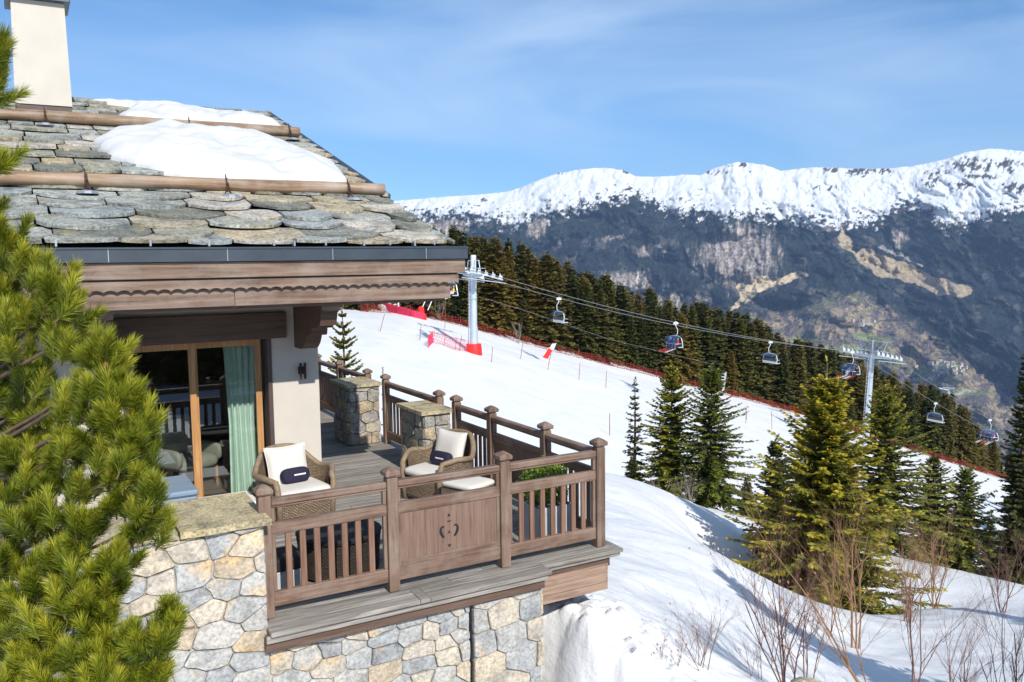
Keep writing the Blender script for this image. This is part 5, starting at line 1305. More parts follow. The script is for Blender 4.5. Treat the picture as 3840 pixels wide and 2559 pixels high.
# ------------------------------------------------------------------ chairlift
def V3_(a): return Vector((float(a[0]), float(a[1]), float(a[2])))
T1 = V3_(P(1088, 632, 104)); T2 = V3_(P(2004, 818, 130))
LD = Vector((T2.x - T1.x, T2.y - T1.y, 0)).normalized(); LA = math.atan2(LD.y, LD.x); CRS = Vector((-LD.y, LD.x, 0))   # along the line, across it (away)
if CRS.dot(Vector((math.cos(YAW), math.sin(YAW), 0))) < 0: CRS = -CRS
def tower(name, label, head, base, h_over, pad, lean, arm=3.0, gantry=True):
    t = thing(name, label, 'lift tower', tuple(base))
    up = (head - base).normalized(); 
    def B(nm, mt, fn, par=None, smooth=False):
        mb = MB(); fn(mb); return mb.build(nm, mt, par or t, smooth=smooth)
    B('mast', M['steel'], lambda m: m.tube([base - up * 1.5, base + up * 3.2, base + up * 3.25, head + up * .2], [.50, .50, .43, .36], 16), smooth=False)
    B('ladder', M['steel_w'], lambda m: [m.tube([base - LD * .62 + CRS * k, head - LD * .55 + CRS * k], .045, 5) for k in (-.2, .2)] and [m.tube([base - LD * .62 + (head - base) * (i / 24) - CRS * .2, base - LD * .62 + (head - base) * (i / 24) + CRS * .2], .03, 4) for i in range(25)])
    B('cross_arm', M['steel'], lambda m: m.tube([head - CRS * (arm + .3) - up * .02, head - up * .15, head + CRS * (arm + .3) - up * .02], [.16, .28, .16], 8))
    if gantry:
        B('lifting_frame', M['steel'], lambda m: [m.tube([head - CRS * arm * .55 + up * .1, head - CRS * arm * .8 + up * h_over], .07, 5), m.tube([head + CRS * arm * .55 + up * .1, head + CRS * arm * .8 + up * h_over], .07, 5), m.tube([head - CRS * arm * 1.0 + up * h_over, head + CRS * arm * 1.0 + up * h_over], .07, 5),
                                            m.tube([head + up * .1, head - CRS * arm * .7 + up * h_over], .04, 5), m.tube([head + up * .1, head + CRS * arm * .7 + up * h_over], .04, 5), m.tube([head, head + up * (h_over + .1)], .14, 8)])
    else:
        B('mast_head', M['steel_w'], lambda m: [m.tube([head + up * .1, head + up * h_over], .34, 8), m.tube([head - CRS * 1.8 + up * h_over * .72, head + CRS * 1.8 + up * h_over * .72], .06, 5), m.tube([head - CRS * 1.8 + up * h_over * .72, head - CRS * 2.4 + up * .1], .06, 5), m.tube([head + CRS * 1.8 + up * h_over * .72, head + CRS * 2.4 + up * .1], .06, 5)])
    for sgn in (-1, 1):
        c = head + CRS * sgn * arm
        sl = Vector((0, 0, -.24))
        tr_ = B('sheave_train', M['steel'], lambda m: [m.tube([c - LD * 2.6 + sl * -2.2, c + Vector((0, 0, .1)), c + LD * 2.6 + sl * 2.6], .09, 6), m.tube([c - LD * 2.8 - CRS * .5 * sgn * -1 + sl * -1.2 - Vector((0, 0, .5)), c + LD * 2.8 + CRS * .5 * sgn + sl * 2.2 - Vector((0, 0, .5))], .05, 5)])
        for k in range(6):
            d = -2.3 + k * .92; cc = c + LD * d + sl * d + Vector((0, 0, .24))
            m = MB(); m.tube([cc - CRS * .07, cc + CRS * .07], .25, 12); m.build('sheave', M['steel_w'], tr_)
            m = MB(); m.tube([cc + CRS * .12, cc + Vector((0, 0, .45)) + CRS * .12], .05, 5); m.build('sheave_cover', M['white'], tr_)
        # walkway with handrail
        B('walkway', M['steel'], lambda m: [m.tube([head + CRS * sgn * q + Vector((0, 0, z)) - LD * .5, head + CRS * sgn * (q + .0) + Vector((0, 0, z)) + LD * .5], .03, 4) for q in (.8, 1.5, 2.2, 2.9) for z in (.1, .8)] + [m.tube([head + CRS * sgn * .4 - LD * .5 + Vector((0, 0, z)), head + CRS * sgn * 3.2 - LD * .5 + Vector((0, 0, z))], .03, 4) for z in (.15, .5, .85)])
    if pad:
        c = base
        m = MB(); m.lathe(tuple(base), [(.98, -1.6), (1.02, -.2), (.98, .6), (.90, 1.15), (.55, 1.18)], 12); m.build('red_padding', M['redpad'], t)
    return t
b1 = V3_(P(1089, 812, 104)); b2 = V3_(P(1990, 1006, 130))
tw1 = tower('lift_tower', 'grey chairlift tower with a bright red padded foot, beside the roof corner', T1, b1, 2.4, True, 0, arm=3.0, gantry=False)
tw2 = tower('lift_tower', 'grey chairlift tower with a wide head frame, above the big yellow-green spruce', T2, b2, 2.3, False, 0, arm=3.4)
# a small far tower of another lift
h3 = V3_(P(2180, 893, 300)); b3 = V3_(P(2176, 960, 300))
t3 = thing('lift_tower', 'tiny far grey lift tower behind the empty chair at right', 'lift tower', tuple(b3))
mb = MB(); mb.tube([b3 - Vector((0, 0, 12)), h3], [.6, .4], 8); mb.build('mast', M['steel'], t3)
mb = MB(); mb.tube([h3 - CRS * 2.2 + Vector((0, 0, .3)), h3 + CRS * 2.2], .2, 6); mb.tube([h3 - LD * 2 + CRS * 2.2, h3 + LD * 2 + CRS * 2.2 - Vector((0, 0, 1))], .2, 6); mb.build('cross_arm', M['steel_w'], t3)
# haul rope: near and far side, sagging between towers, then dropping down the valley
ends = [(T1 - LD * 55 + Vector((0, 0, 12.0))), T1, T2, V3_(P(2430, 1062, 152))]
def rope_pt(side, k, u):
    a, b_ = ends[k], ends[k + 1]; o = CRS * side * (3.0 + .4 * (k + u) / 2)
    sag = [1.2, 1.5, 1.0][k]
    return a.lerp(b_, u) + o + Vector((0, 0, .38 - 4 * sag * u * (1 - u)))
rope = thing('haul_rope', 'pair of steel cables of the chairlift running down over the towers', 'cable', tuple(T1))
for side in (-1, 1):
    mb = MB(); mb.tube([rope_pt(side, k, u / 16) for k in range(3) for u in range(16)] + [rope_pt(side, 2, 1.0)], .032, 5, cap=False); mb.build('cable', M['cable'], rope)
cb = thing('signal_cable', 'thin low cable strung along the edge of the wood under the chairlift', 'cable', tuple(P(1150, 690, 110)))
mb = MB(); mb.tube([P(1110, 685, 104), P(1200, 712, 112), P(1400, 780, 120), P(1640, 838, 128)], .02, 4); mb.build('cable', M['cable'], cb)

# people are one continuous body grown from a skeleton
def seated_mesh():
    vs = [(0, 0, .05), (0, -.02, .30), (0, -.04, .52), (0, -.04, .64), (0, -.07, .74), (0, -.08, .86),
          (.20, -.04, .50), (.27, .10, .30), (.14, .32, .22), (-.20, -.04, .50), (-.27, .10, .30), (-.14, .32, .22),
          (.12, .10, .06), (.14, .46, .08), (.14, .52, -.34), (.14, .66, -.38), (-.12, .10, .06), (-.14, .46, .08), (-.14, .52, -.34), (-.14, .66, -.38)]
    rd = [.17, .17, .17, .07, .10, .12, .095, .075, .06, .095, .075, .06, .12, .10, .075, .07, .12, .10, .075, .07]
    es = [(0, 1), (1, 2), (2, 3), (3, 4), (4, 5), (2, 6), (6, 7), (7, 8), (2, 9), (9, 10), (10, 11), (0, 12), (12, 13), (13, 14), (14, 15), (0, 16), (16, 17), (17, 18), (18, 19)]
    m = bpy.data.meshes.new('person'); m.from_pydata(vs, es, []); o = bpy.data.objects.new('tmp', m); C.objects.link(o)
    o.modifiers.new('s', 'SKIN'); sv_ = m.skin_vertices[0].data
    for i, r_ in enumerate(rd): sv_[i].radius = (r_, r_)
    sv_[0].use_root = True
    sb = o.modifiers.new('u', 'SUBSURF'); sb.levels = 1; sb.render_levels = 1
    dg = bpy.context.evaluated_depsgraph_get(); me = bpy.data.meshes.new_from_object(o.evaluated_get(dg))
    me.polygons.foreach_set('use_smooth', [True] * len(me.polygons))
    bpy.data.objects.remove(o); return me
PERS = seated_mesh(); print('person verts', len(PERS.vertices))
HELM = MB(); HELM.lathe((0, -.08, .80), [(.10, 0), (.135, .03), (.14, .10), (.11, .17), (.05, .20), (.005, .205)], 10); HELM = HELM.mesh('helmet', smooth=True)
SKI = MB(); SKI.box(-.05, .05, -.35, 1.25, -.02, 0, .004); SKI.add([(-.05, 1.25, -.02), (.05, 1.25, -.02), (.05, 1.40, .08), (-.05, 1.40, .08)], [(0, 1, 2, 3)]); SKI = SKI.mesh('ski')
cols = {}
def cmat(nm, c):
    if nm not in cols: cols[nm] = simple(nm + '_cloth', c, .7, var=.08, bmp=0)
    return cols[nm]
PAL = {'navy': (.02, .03, .12), 'red': (.62, .03, .03), 'yellow': (.80, .50, .02), 'white': (.75, .75, .76), 'magenta': (.50, .03, .35), 'teal': (.03, .28, .33), 'black': (.015, .015, .02), 'orange': (.75, .2, .03), 'blue': (.03, .10, .45), 'pink': (.75, .25, .4)}
def legs_jacket(me, jc, pc):
    m = me.copy(); m.materials.clear(); m.materials.append(cmat(jc, PAL[jc])); m.materials.append(cmat(pc, PAL[pc])); m.materials.append(cmat('skin', (.55, .33, .24)))
    for p in m.polygons:
        c = p.center
        p.material_index = 2 if (c.z > .66 and c.y < .05 and abs(c.x) < .2) else (1 if (c.z < .20 or (c.y > .05 and abs(c.x) < .25 and c.z < .2)) else 0)
    return m
CH = {}
def chair_parts(openb):
    g = MB(); g.box(-.10, .10, -.35, .35, -.12, .14, .02); g.tube([(0, -.3, .12), (0, .0, .26), (0, .3, .12)], .04, 5)
    hang = MB(); hang.tube([(0, 0, -.1), (.0, .02, -.4), (.0, .30, -.75), (.0, .30, -1.3), (0, .1, -1.62)], .05, 7)
    fr = MB(); W = 1.5
    fr.tube([(-W, .1, -3.05), (-W - .05, .0, -2.4), (-W * .88, -.02, -1.85), (-W * .5, 0, -1.64), (0, .02, -1.6), (W * .5, 0, -1.64), (W * .88, -.02, -1.85), (W + .05, 0, -2.4), (W, .1, -3.05)], .06, 6)
    fr.tube([(-W, .1, -3.05), (W, .1, -3.05)], .05, 6); fr.tube([(-W, .1, -3.05), (-W, -.55, -3.02)], .04, 5); fr.tube([(W, .1, -3.05), (W, -.55, -3.02)], .04, 5)
    seat = MB(); seat.box(-W + .08, W - .08, -.55, .05, -3.02, -2.90, .03)
    backr = MB(); backr.box(-W + .08, W - .08, .06, .14, -2.86, -2.30, .03)
    shl = MB(); shl.box(-W + .04, W - .04, .145, .19, -3.04, -2.74, .02)
    bar = MB(); bar.tube([(-W, -.1, -2.55), (-W * .8, -.75, -2.6), (W * .8, -.75, -2.6), (W, -.1, -2.55)], .03, 5); 
    if not openb:
        for k in (-1.0, -.35, .35, 1.0): bar.tube([(k, -.75, -2.6), (k, -.8, -3.25), (k + .2, -.85, -3.3)], .022, 4)
    bub = MB(); n = 14; vs = []; fs = []
    a0, a1 = (-.2, 1.75) if not openb else (-1.15, .25)
    for i in range(9):
        a = a0 + (a1 - a0) * i / 8
        for k in range(n + 1):
            u = -1 + 2 * k / n; x = u * (W - .03); r_ = 1.05 * (1 - .18 * abs(u) ** 3)
            vs.append((x, -.05 - r_ * math.sin(a) * .95, -2.35 + r_ * .72 * math.cos(a)))
    for i in range(8):
        for k in range(n): a = i * (n + 1) + k; fs.append((a, a + 1, a + n + 2, a + n + 1))
    bub.add(vs, fs)
    res = [('grip', g.mesh('grip'), 'steel_w'), ('hanger', hang.mesh('hanger', smooth=True), 'steel_w'), ('frame', fr.mesh('frame'), 'steel_w'), ('seat', seat.mesh('seat'), 'seat'), ('backrest', backr.mesh('backrest'), 'seat'), ('back_shell', shl.mesh('back_shell'), 'steel_w'), ('safety_bar', bar.mesh('safety_bar'), 'steel'), ('bubble', bub.mesh('bubble', smooth=True), 'bubble')]
    for nm, me, mt in res: me.materials.append(M[mt])
    return res
CP = {False: chair_parts(False), True: chair_parts(True)}
def chair(label, side, k, u, openb, ppl, uphill, group='chairs of the chairlift'):
    p = rope_pt(side, k, u) - Vector((0, 0, .12)); rz = LA - PI / 2 + (PI if not uphill else 0) + PI      # chair's own -y looks along its travel
    rz = LA + PI / 2 + (PI if uphill else 0)
    rz = rz if not uphill else LA - PI / 2
    c = thing('lift_chair', label, 'lift chair', tuple(p), rz, group)
    for nm, me, mt in CP[openb]: obj(nm, me, c)
    Rz = Matrix.Rotation(rz, 3, 'Z')
    for (px, jc, pc, hc, lb) in ppl:
        loc = p + Rz @ Vector((px, -.22, -2.86))
        bod = legs_jacket(PERS, jc, pc); o = bpy.data.objects.new('person', bod); C.objects.link(o); o.location = loc; o.rotation_euler = (0, 0, rz + PI); WL[o] = loc
        tag(o, lb, 'person', group='people riding the chairlift')
        hm_ = HELM.copy(); hm_.materials.append(cmat(hc, PAL[hc])); obj('helmet', hm_, o)
        for q in (-.14, .14):
            sk = SKI.copy(); sk.materials.append(cmat('red' if jc in ('navy', 'blue', 'black') else 'white', PAL['red' if jc in ('navy', 'blue', 'black') else 'white'])); so_ = obj('ski', sk, o, loc=(q, .62, -.44), rot=(-.25, 0, 0))
    return c
def u_at(xd, side, k):
    best = (1e9, 0)
    for i in range(401):
        u = i / 400; p = rope_pt(side, k, u); d = np.array(p) - CO; z = d @ FW; X = (512 + FPX * (d @ RT) / z) * 2.298
        if abs(X - xd) < best[0]: best = (abs(X - xd), u)
    return best[1]
chair('empty lift chair with its bubble up, nearest to the red-footed tower', 1, 1, u_at(1283, 1, 1), True, [], False)
chair('empty lift chair midway between the two towers, right of the people in blue', 1, 1, u_at(1770, 1, 1), True, [], False)
chair('empty lift chair hanging just right of the wide-headed tower', 1, 2, u_at(2150, 1, 2), True, [], False)
chair('occupied lift chair in the middle of the cable, carrying people in blue and red', -1, 1, u_at(1552, -1, 1), False,
      [(-.9, 'navy', 'navy', 'white', 'skier in navy at the left end of the middle occupied lift chair'), (-.1, 'blue', 'navy', 'blue', 'skier in blue with blue helmet in the middle occupied chair'), (.75, 'red', 'navy', 'yellow', 'skier in red jacket and yellow helmet in the middle occupied chair')], True)
chair('occupied lift chair passing in front of the wide-headed tower mast', -1, 1, u_at(1958, -1, 1), False,
      [(-1.0, 'navy', 'black', 'yellow', 'skier in navy with yellow helmet on the chair beside the wide-headed tower'), (-.2, 'white', 'white', 'navy', 'skier all in white on the chair beside the wide-headed tower'), (.6, 'orange', 'black', 'orange', 'skier in orange on the chair beside the wide-headed tower'), (1.15, 'black', 'navy', 'black', 'skier in black on the chair beside the wide-headed tower')], True)
chair('occupied lift chair just below the chalet roof corner, left of the red-footed tower', -1, 0, u_at(1040, -1, 0), False,
      [(-.9, 'teal', 'magenta', 'teal', 'skier in teal and magenta on the chair below the roof corner'), (-.05, 'magenta', 'white', 'black', 'skier in magenta jacket on the chair below the roof corner'), (.8, 'yellow', 'white', 'yellow', 'skier in yellow with white trousers on the chair below the roof corner')], True)
chair('occupied lift chair low at the right beyond the wood', -1, 2, u_at(2275, -1, 2), False,
      [(-.8, 'red', 'black', 'red', 'skier in red on the lowest chair at right'), (.1, 'navy', 'black', 'white', 'skier in navy with white helmet on the lowest chair at right'), (.9, 'pink', 'navy', 'pink', 'skier in pink on the lowest chair at right')], True)

# ------------------------------------------------------------------ piste furniture
def gp(xd, yd, tguess=None, lo=40, hi=220):
    """where the sight line meets the piste"""
    best = None
    for i in range(900):
        t_ = lo + (hi - lo) * i / 899; p = P(xd, yd, t_); s_, tt = xy2st(p[0], p[1])
        z = float(piste(np.array(s_), np.array(tt)))
        if p[2] < z: return Vector((float(p[0]), float(p[1]), z))
    return V3_(P(xd, yd, 120))
poles = [((872, 764), (884, 722)), ((964, 784), (968, 745)), ((1129, 836), (1132, 797)), ((1102, 818), (1104, 790)), ((1195, 828), (1203, 782)), ((1258, 852), (1266, 812)), ((1330, 875), (1333, 834)), ((1392, 893), (1394, 852)), ((1022, 758), (1024, 700)), ((1714, 972), (1714, 938)), ((1774, 986), (1773, 944)), ((1401, 1000), (1401, 950)), ((1716, 965), (1716, 938)), ((1055, 810), (1061, 772)), ((1815, 968), (1816, 930)), ((1090 + 560, 945), (1091 + 560, 905))]
places = ['leftmost, under the roof corner', 'left of the pink net', 'in front of the red tower foot, right side', 'close beside the red tower foot', 'right of the red tower foot, leaning', 'beside the tilted banner', 'first one right of the banner', 'second one right of the banner', 'at the net under the eave', 'behind the right young spruce', 'farthest right on the open snow', 'faint one left of the young spruces', 'short one near the far net', 'in the pink net', 'at the net behind the big spruce tip', 'at the net above the middle young spruce']
for i, (a, b_) in enumerate(poles):
    g_ = gp(*a); s_, tt = xy2st(g_.x, g_.y); top = V3_(P(b_[0], b_[1], tt))
    mb = MB(); mb.tube([g_ - Vector((0, 0, .3)), g_.lerp(top, .5), top], [.035, .035, .03], 6); o = mb.build('marker_pole', M['pole']); tag(o, 'thin red-brown piste pole, ' + places[i], 'piste pole', 'piste marker poles')
# red safety net along the wood
net = thing('safety_net', 'long dark red safety net running down the edge of the piste before the wood', 'net', tuple(gp(1400, 846)))
NETP = [(830, 690), (880, 706), (960, 728), (1040, 748), (1100, 764), (1200, 795), (1300, 820), (1400, 848), (1500, 872), (1600, 895), (1700, 918), (1800, 945), (1880, 968), (1960, 1000), (2050, 1035), (2150, 1068), (2250, 1092), (2353, 1112), (2450, 1135)]
pts = []
for i in range(len(NETP) - 1):
    for k in range(10):
        xd = NETP[i][0] + (NETP[i + 1][0] - NETP[i][0]) * k / 10; s_ = None
        lo_ = -40.0; hi_ = 150.0
        for _ in range(40):
            m_ = (lo_ + hi_) / 2
            if 1176 + 1960 * m_ / netpt(m_) < xd: lo_ = m_
            else: hi_ = m_
        x, y = st2xy(lo_, netpt(lo_)); z = float(ground(np.array([lo_]), np.array([netpt(lo_)]))[0]); pts.append(Vector((x, y, z)))
def mesh_net(mb, pts, h0, h1, r_, nh=5, cross=1.6):
    for k in range(nh):
        f = k / (nh - 1); mb.tube([p + Vector((0, 0, h0 + (h1 - h0) * f + .10 * math.sin(i * 1.3 + k))) for i, p in enumerate(pts)], r_, 3, cap=False)
    for i in range(len(pts) - 1):
        a, b_ = pts[i], pts[i + 1]; n = max(1, int((b_ - a).length / cross * 4))
        for q in range(n):
            u = q / n; p = a.lerp(b_, u); d = (b_ - a).normalized() * (h1 - h0) * .55
            mb.tube([p + Vector((0, 0, h0)), p + d + Vector((0, 0, h1))], r_ * .7, 3, cap=False); mb.tube([p + Vector((0, 0, h1)), p + d + Vector((0, 0, h0))], r_ * .7, 3, cap=False)
mb = MB(); mesh_net(mb, pts, 0.05, 1.05, .028); o = mb.build('netting', M['rednet'], net); o['kind'] = 'stuff'
for i in range(0, len(pts), 3):
    mb = MB(); mb.tube([pts[i] - Vector((0, 0, .2)), pts[i] + Vector((0, 0, 1.4))], .04, 5); mb.build('post', M['rednet'], net)
# brighter low net at the left, mats, pink net panel
a = [gp(x, y) + Vector((0, 0, 0)) for x, y in ((1605 / 1.632 * 1.0, 803), (995, 790), (1020, 797), (1045, 808), (1072, 812))]
pn = thing('net_panel', 'short bright pink net panel standing left of the red padded tower foot', 'net', tuple(a[1]))
mb = MB(); mesh_net(mb, [Vector(p) for p in a], .05, 1.5, .022, 4, 1.2); o = mb.build('netting', M['pinknet'], pn); o['kind'] = 'stuff'
for p in a:
    mb = MB(); mb.tube([p - Vector((0, 0, .2)), p + Vector((.25, 0, 1.6))], .03, 4); mb.build('post', M['pinknet'], pn)
matp = [gp(x, y) for x, y in ((860, 706), (900, 718), (950, 732), (975, 738))]
mtg = thing('crash_mat', 'row of crimson crash mats along the piste edge under the roof corner', 'crash mat', tuple(matp[0]))
for i in range(len(matp) - 1):
    for k in range(4):
        p, q = matp[i].lerp(matp[i + 1], k / 4), matp[i].lerp(matp[i + 1], (k + .94) / 4); d = (q - p).normalized(); nx = Vector((-d.y, d.x, 0)) * .18
        mb = MB(); mb.add([p - nx, q - nx, q + nx, p + nx, p - nx + Vector((0, 0, 1.1)), q - nx + Vector((0, 0, 1.1)), q + nx + Vector((0, 0, 1.1)), p + nx + Vector((0, 0, 1.1))], BF); mb.build('mat', M['pinknet'], mtg)
# snow gun with red base and two long pipes
g_ = gp(968, 735); sgn_ = thing('snow_lance', 'red-footed snow lance with two thin white pipes slanting up to the right', 'snow lance', tuple(g_))
mb = MB(); mb.lathe(tuple(g_), [(.9, -.5), (.8, .6), (.5, 1.0), (.45, 1.7), (.2, 1.9)], 8); mb.build('padding', M['redpad'], sgn_)
for k in (0, 1.0):
    o_ = LD * k; mb = MB(); mb.tube([g_ + o_ + Vector((0, 0, 1.3)), g_ + o_ + LD * 1.5 + Vector((0, 0, 4.4))], .07, 6); mb.build('pipe', M['white'], sgn_)
g_ = gp(916, 722); o = MB(); o.tube([g_ - Vector((0, 0, .3)), g_ + Vector((0, 0, 3.6))], .12, 6); o = o.build('snow_lance', M['white']); tag(o, 'slim white snow lance standing in the crimson mats under the eave', 'snow lance')
# snow-making mound and grey shelter
c = gp(915, 712, lo=60); mb = MB(); p = V3_(P(905, 694, 128)); mb.lathe(tuple(p - Vector((0, 0, 1.2))), [(3.2, 0), (2.8, .8), (1.6, 1.3), (.1, 1.5)], 14); o = mb.build('snow_heap', M['roofsnow'], smooth=True); tag(o, 'small heap of snow behind the crimson mats under the roof corner', 'snow heap')
# leaning banner, white head and red body
g_ = gp(1252, 824); s_, tt = xy2st(g_.x, g_.y); bn = thing('tilted_banner', 'tilted feather banner, white head over a red body, on the open piste', 'banner', tuple(g_))
def bpt(x, y): return V3_(P(x, y, tt))
def flat(nm, mt, pts, th=.03):
    mb = MB(); a = [bpt(*p) for p in pts]; o_ = Vector((math.cos(YAW), math.sin(YAW), 0)) * th; n = len(a)
    mb.add(a + [p + o_ for p in a], [tuple(range(n)), tuple(range(2 * n - 1, n - 1, -1))] + [(i, n + i, n + (i + 1) % n, (i + 1) % n) for i in range(n)]); return mb.build(nm, mt, bn)
flat('red_panel', M['redpad'], [(1246, 824), (1256, 829), (1270, 806), (1261, 800)])
flat('white_panel', M['white'], [(1261, 799.6), (1270, 805.6), (1274, 799), (1264.5, 799)][:4])
flat('white_panel', M['white'], [(1264.5, 798.6), (1274, 798.6), (1278, 789), (1269, 790)])
mb = MB(); mb.tube([bpt(1258, 834) - Vector((0, 0, .2)), bpt(1279, 788)], .04, 5); mb.build('pole', M['steel'], bn)
# small lamp post / weather mast by the net
g_ = gp(1659, 912); o = thing('weather_mast', 'small grey mast with instruments standing behind the net left of the far chairs', 'mast', tuple(g_)); s_, tt = xy2st(g_.x, g_.y); tp = V3_(P(1668, 856, tt))
mb = MB(); mb.tube([g_, tp], [.22, .15], 8); mb.build('mast', M['steel'], o)
mb = MB(); 
for k in range(4): mb.tube([tp - Vector((0, 0, .3 + .5 * k)), tp - Vector((0, 0, .2 + .5 * k)) - LD * .9], .07, 4)
mb.build('instrument_arm', M['steel_w'], o)
o = MB(); q = V3_(P(1647, 912, tt)); q2 = V3_(P(1655, 885, tt)); o.tube([q, q2], .14, 6); o = o.build('marker_post', M['white']); tag(o, 'short white and tilted marker post beside the small grey mast', 'post')
# far village in the valley
rv = np.random.default_rng(8); mb = MB(); mr = MB()
def mpt(xd, yd):
    j = int(np.clip(np.searchsorted(xs, xd), 1, len(xs) - 2)); col_ = Yd[:, j]; i = int(np.argmin(np.abs(col_ - yd))); return Vector((MX[i, j], MY[i, j], MZ[i, j]))
for k in range(70):
    xd, yd = rv.normal(2180, 22), rv.normal(842, 7)
    if k > 56: xd, yd = rv.normal(1990, 12), rv.normal(738, 3)
    p = mpt(xd, yd); a = rv.uniform(0, 3.14); wd2, dp, h = rv.uniform(5, 9), rv.uniform(4, 7), rv.uniform(5, 9)
    ca, sa = math.cos(a), math.sin(a)
    def L3(x, y, z): return (p[0] + x * ca - y * sa, p[1] + x * sa + y * ca, p[2] + z)
    mb.add([L3(-wd2, -dp, -6), L3(wd2, -dp, -6), L3(wd2, dp, -6), L3(-wd2, dp, -6), L3(-wd2, -dp, h), L3(wd2, -dp, h), L3(wd2, dp, h), L3(-wd2, dp, h)], BF)
    mr.add([L3(-wd2 - 1, -dp - 1, h), L3(wd2 + 1, -dp - 1, h), L3(wd2 + 1, dp + 1, h), L3(-wd2 - 1, dp + 1, h), L3(-wd2 - 1, 0, h + 4), L3(wd2 + 1, 0, h + 4)], [(0, 1, 5, 4), (2, 3, 4, 5), (1, 2, 5), (3, 0, 4)])
o = mb.build('village', M['render']); tag(o, 'tiny far village of pale houses on the valley side', kind='stuff')
o = mr.build('village_roofs', M['capstone']); tag(o, 'grey and brown roofs of the tiny far village', kind='stuff')

# ------------------------------------------------------------------ terrace furniture
def superbox(mb, cx, cy, cz, sx, sy, sz, p=5.0, n=20, m=12, pinch=0.0, tilt=None):
    vs = []; fs = []
    for i in range(m + 1):
        ph = -PI / 2 + PI * i / m
        for k in range(n):
            th = 2 * PI * k / n
            def sp(v, e): return math.copysign(abs(v) ** e, v)
            x = sp(math.cos(ph), 2 / p * 1.2) * sp(math.cos(th), 2 / p); y = sp(math.cos(ph), 2 / p * 1.2) * sp(math.sin(th), 2 / p); z = sp(math.sin(ph), .8)
            th_ = 1 - pinch * (x * x + 0) * 0
            zz = z * (1 - pinch * max(abs(x), abs(y)) ** 3)
            q = Vector((x * sx / 2, y * sy / 2, zz * sz / 2))
            if tilt is not None: q = tilt @ q
            vs.append((cx + q.x, cy + q.y, cz + q.z))
    for i in range(m):
        for k in range(n): j = (k + 1) % n; fs.append((i * n + k, i * n + j, (i + 1) * n + j, (i + 1) * n + k))
    mb.add(vs, fs); return mb
def wicker_shell(th0, th1, rx, ry, zb, ztop, mt, name, par, thick=.035, n=48):
    """woven wall bent round in plan; uv in metres for the weave"""
    V = []; F = []; UV = []
    arc = 0.0; last = None; rows = 6
    for k in range(n + 1):
        th = th0 + (th1 - th0) * k / n; x, y = rx * math.sin(th), ry * math.cos(th)
        if last: arc += math.hypot(x - last[0], y - last[1])
        last = (x, y); zt = ztop(th)
        for s_ in (0, 1):
            q = 1 - s_ * thick / rx
            for r_ in range(rows + 1):
                z = zb + (zt - zb) * r_ / rows; fl = 1 + .06 * (r_ / rows) ** 2
                V.append((x * q * fl, y * q * fl, z)); UV.append((arc, z))
    W2 = 2 * (rows + 1)
    for k in range(n):
        a = k * W2; b_ = (k + 1) * W2
        for r_ in range(rows):
            F.append((a + r_, b_ + r_, b_ + r_ + 1, a + r_ + 1)); o_ = rows + 1; F.append((a + o_ + r_, a + o_ + r_ + 1, b_ + o_ + r_ + 1, b_ + o_ + r_))
    m = bpy.data.meshes.new(name); m.from_pydata(V, [], F); uvl = m.uv_layers.new(name='UVMap')
    for lp in m.loops: uvl.data[lp.index].uv = UV[lp.vertex_index]
    m.materials.append(mt); m.polygons.foreach_set('use_smooth', [True] * len(m.polygons)); m.update()
    return obj(name, m, par)
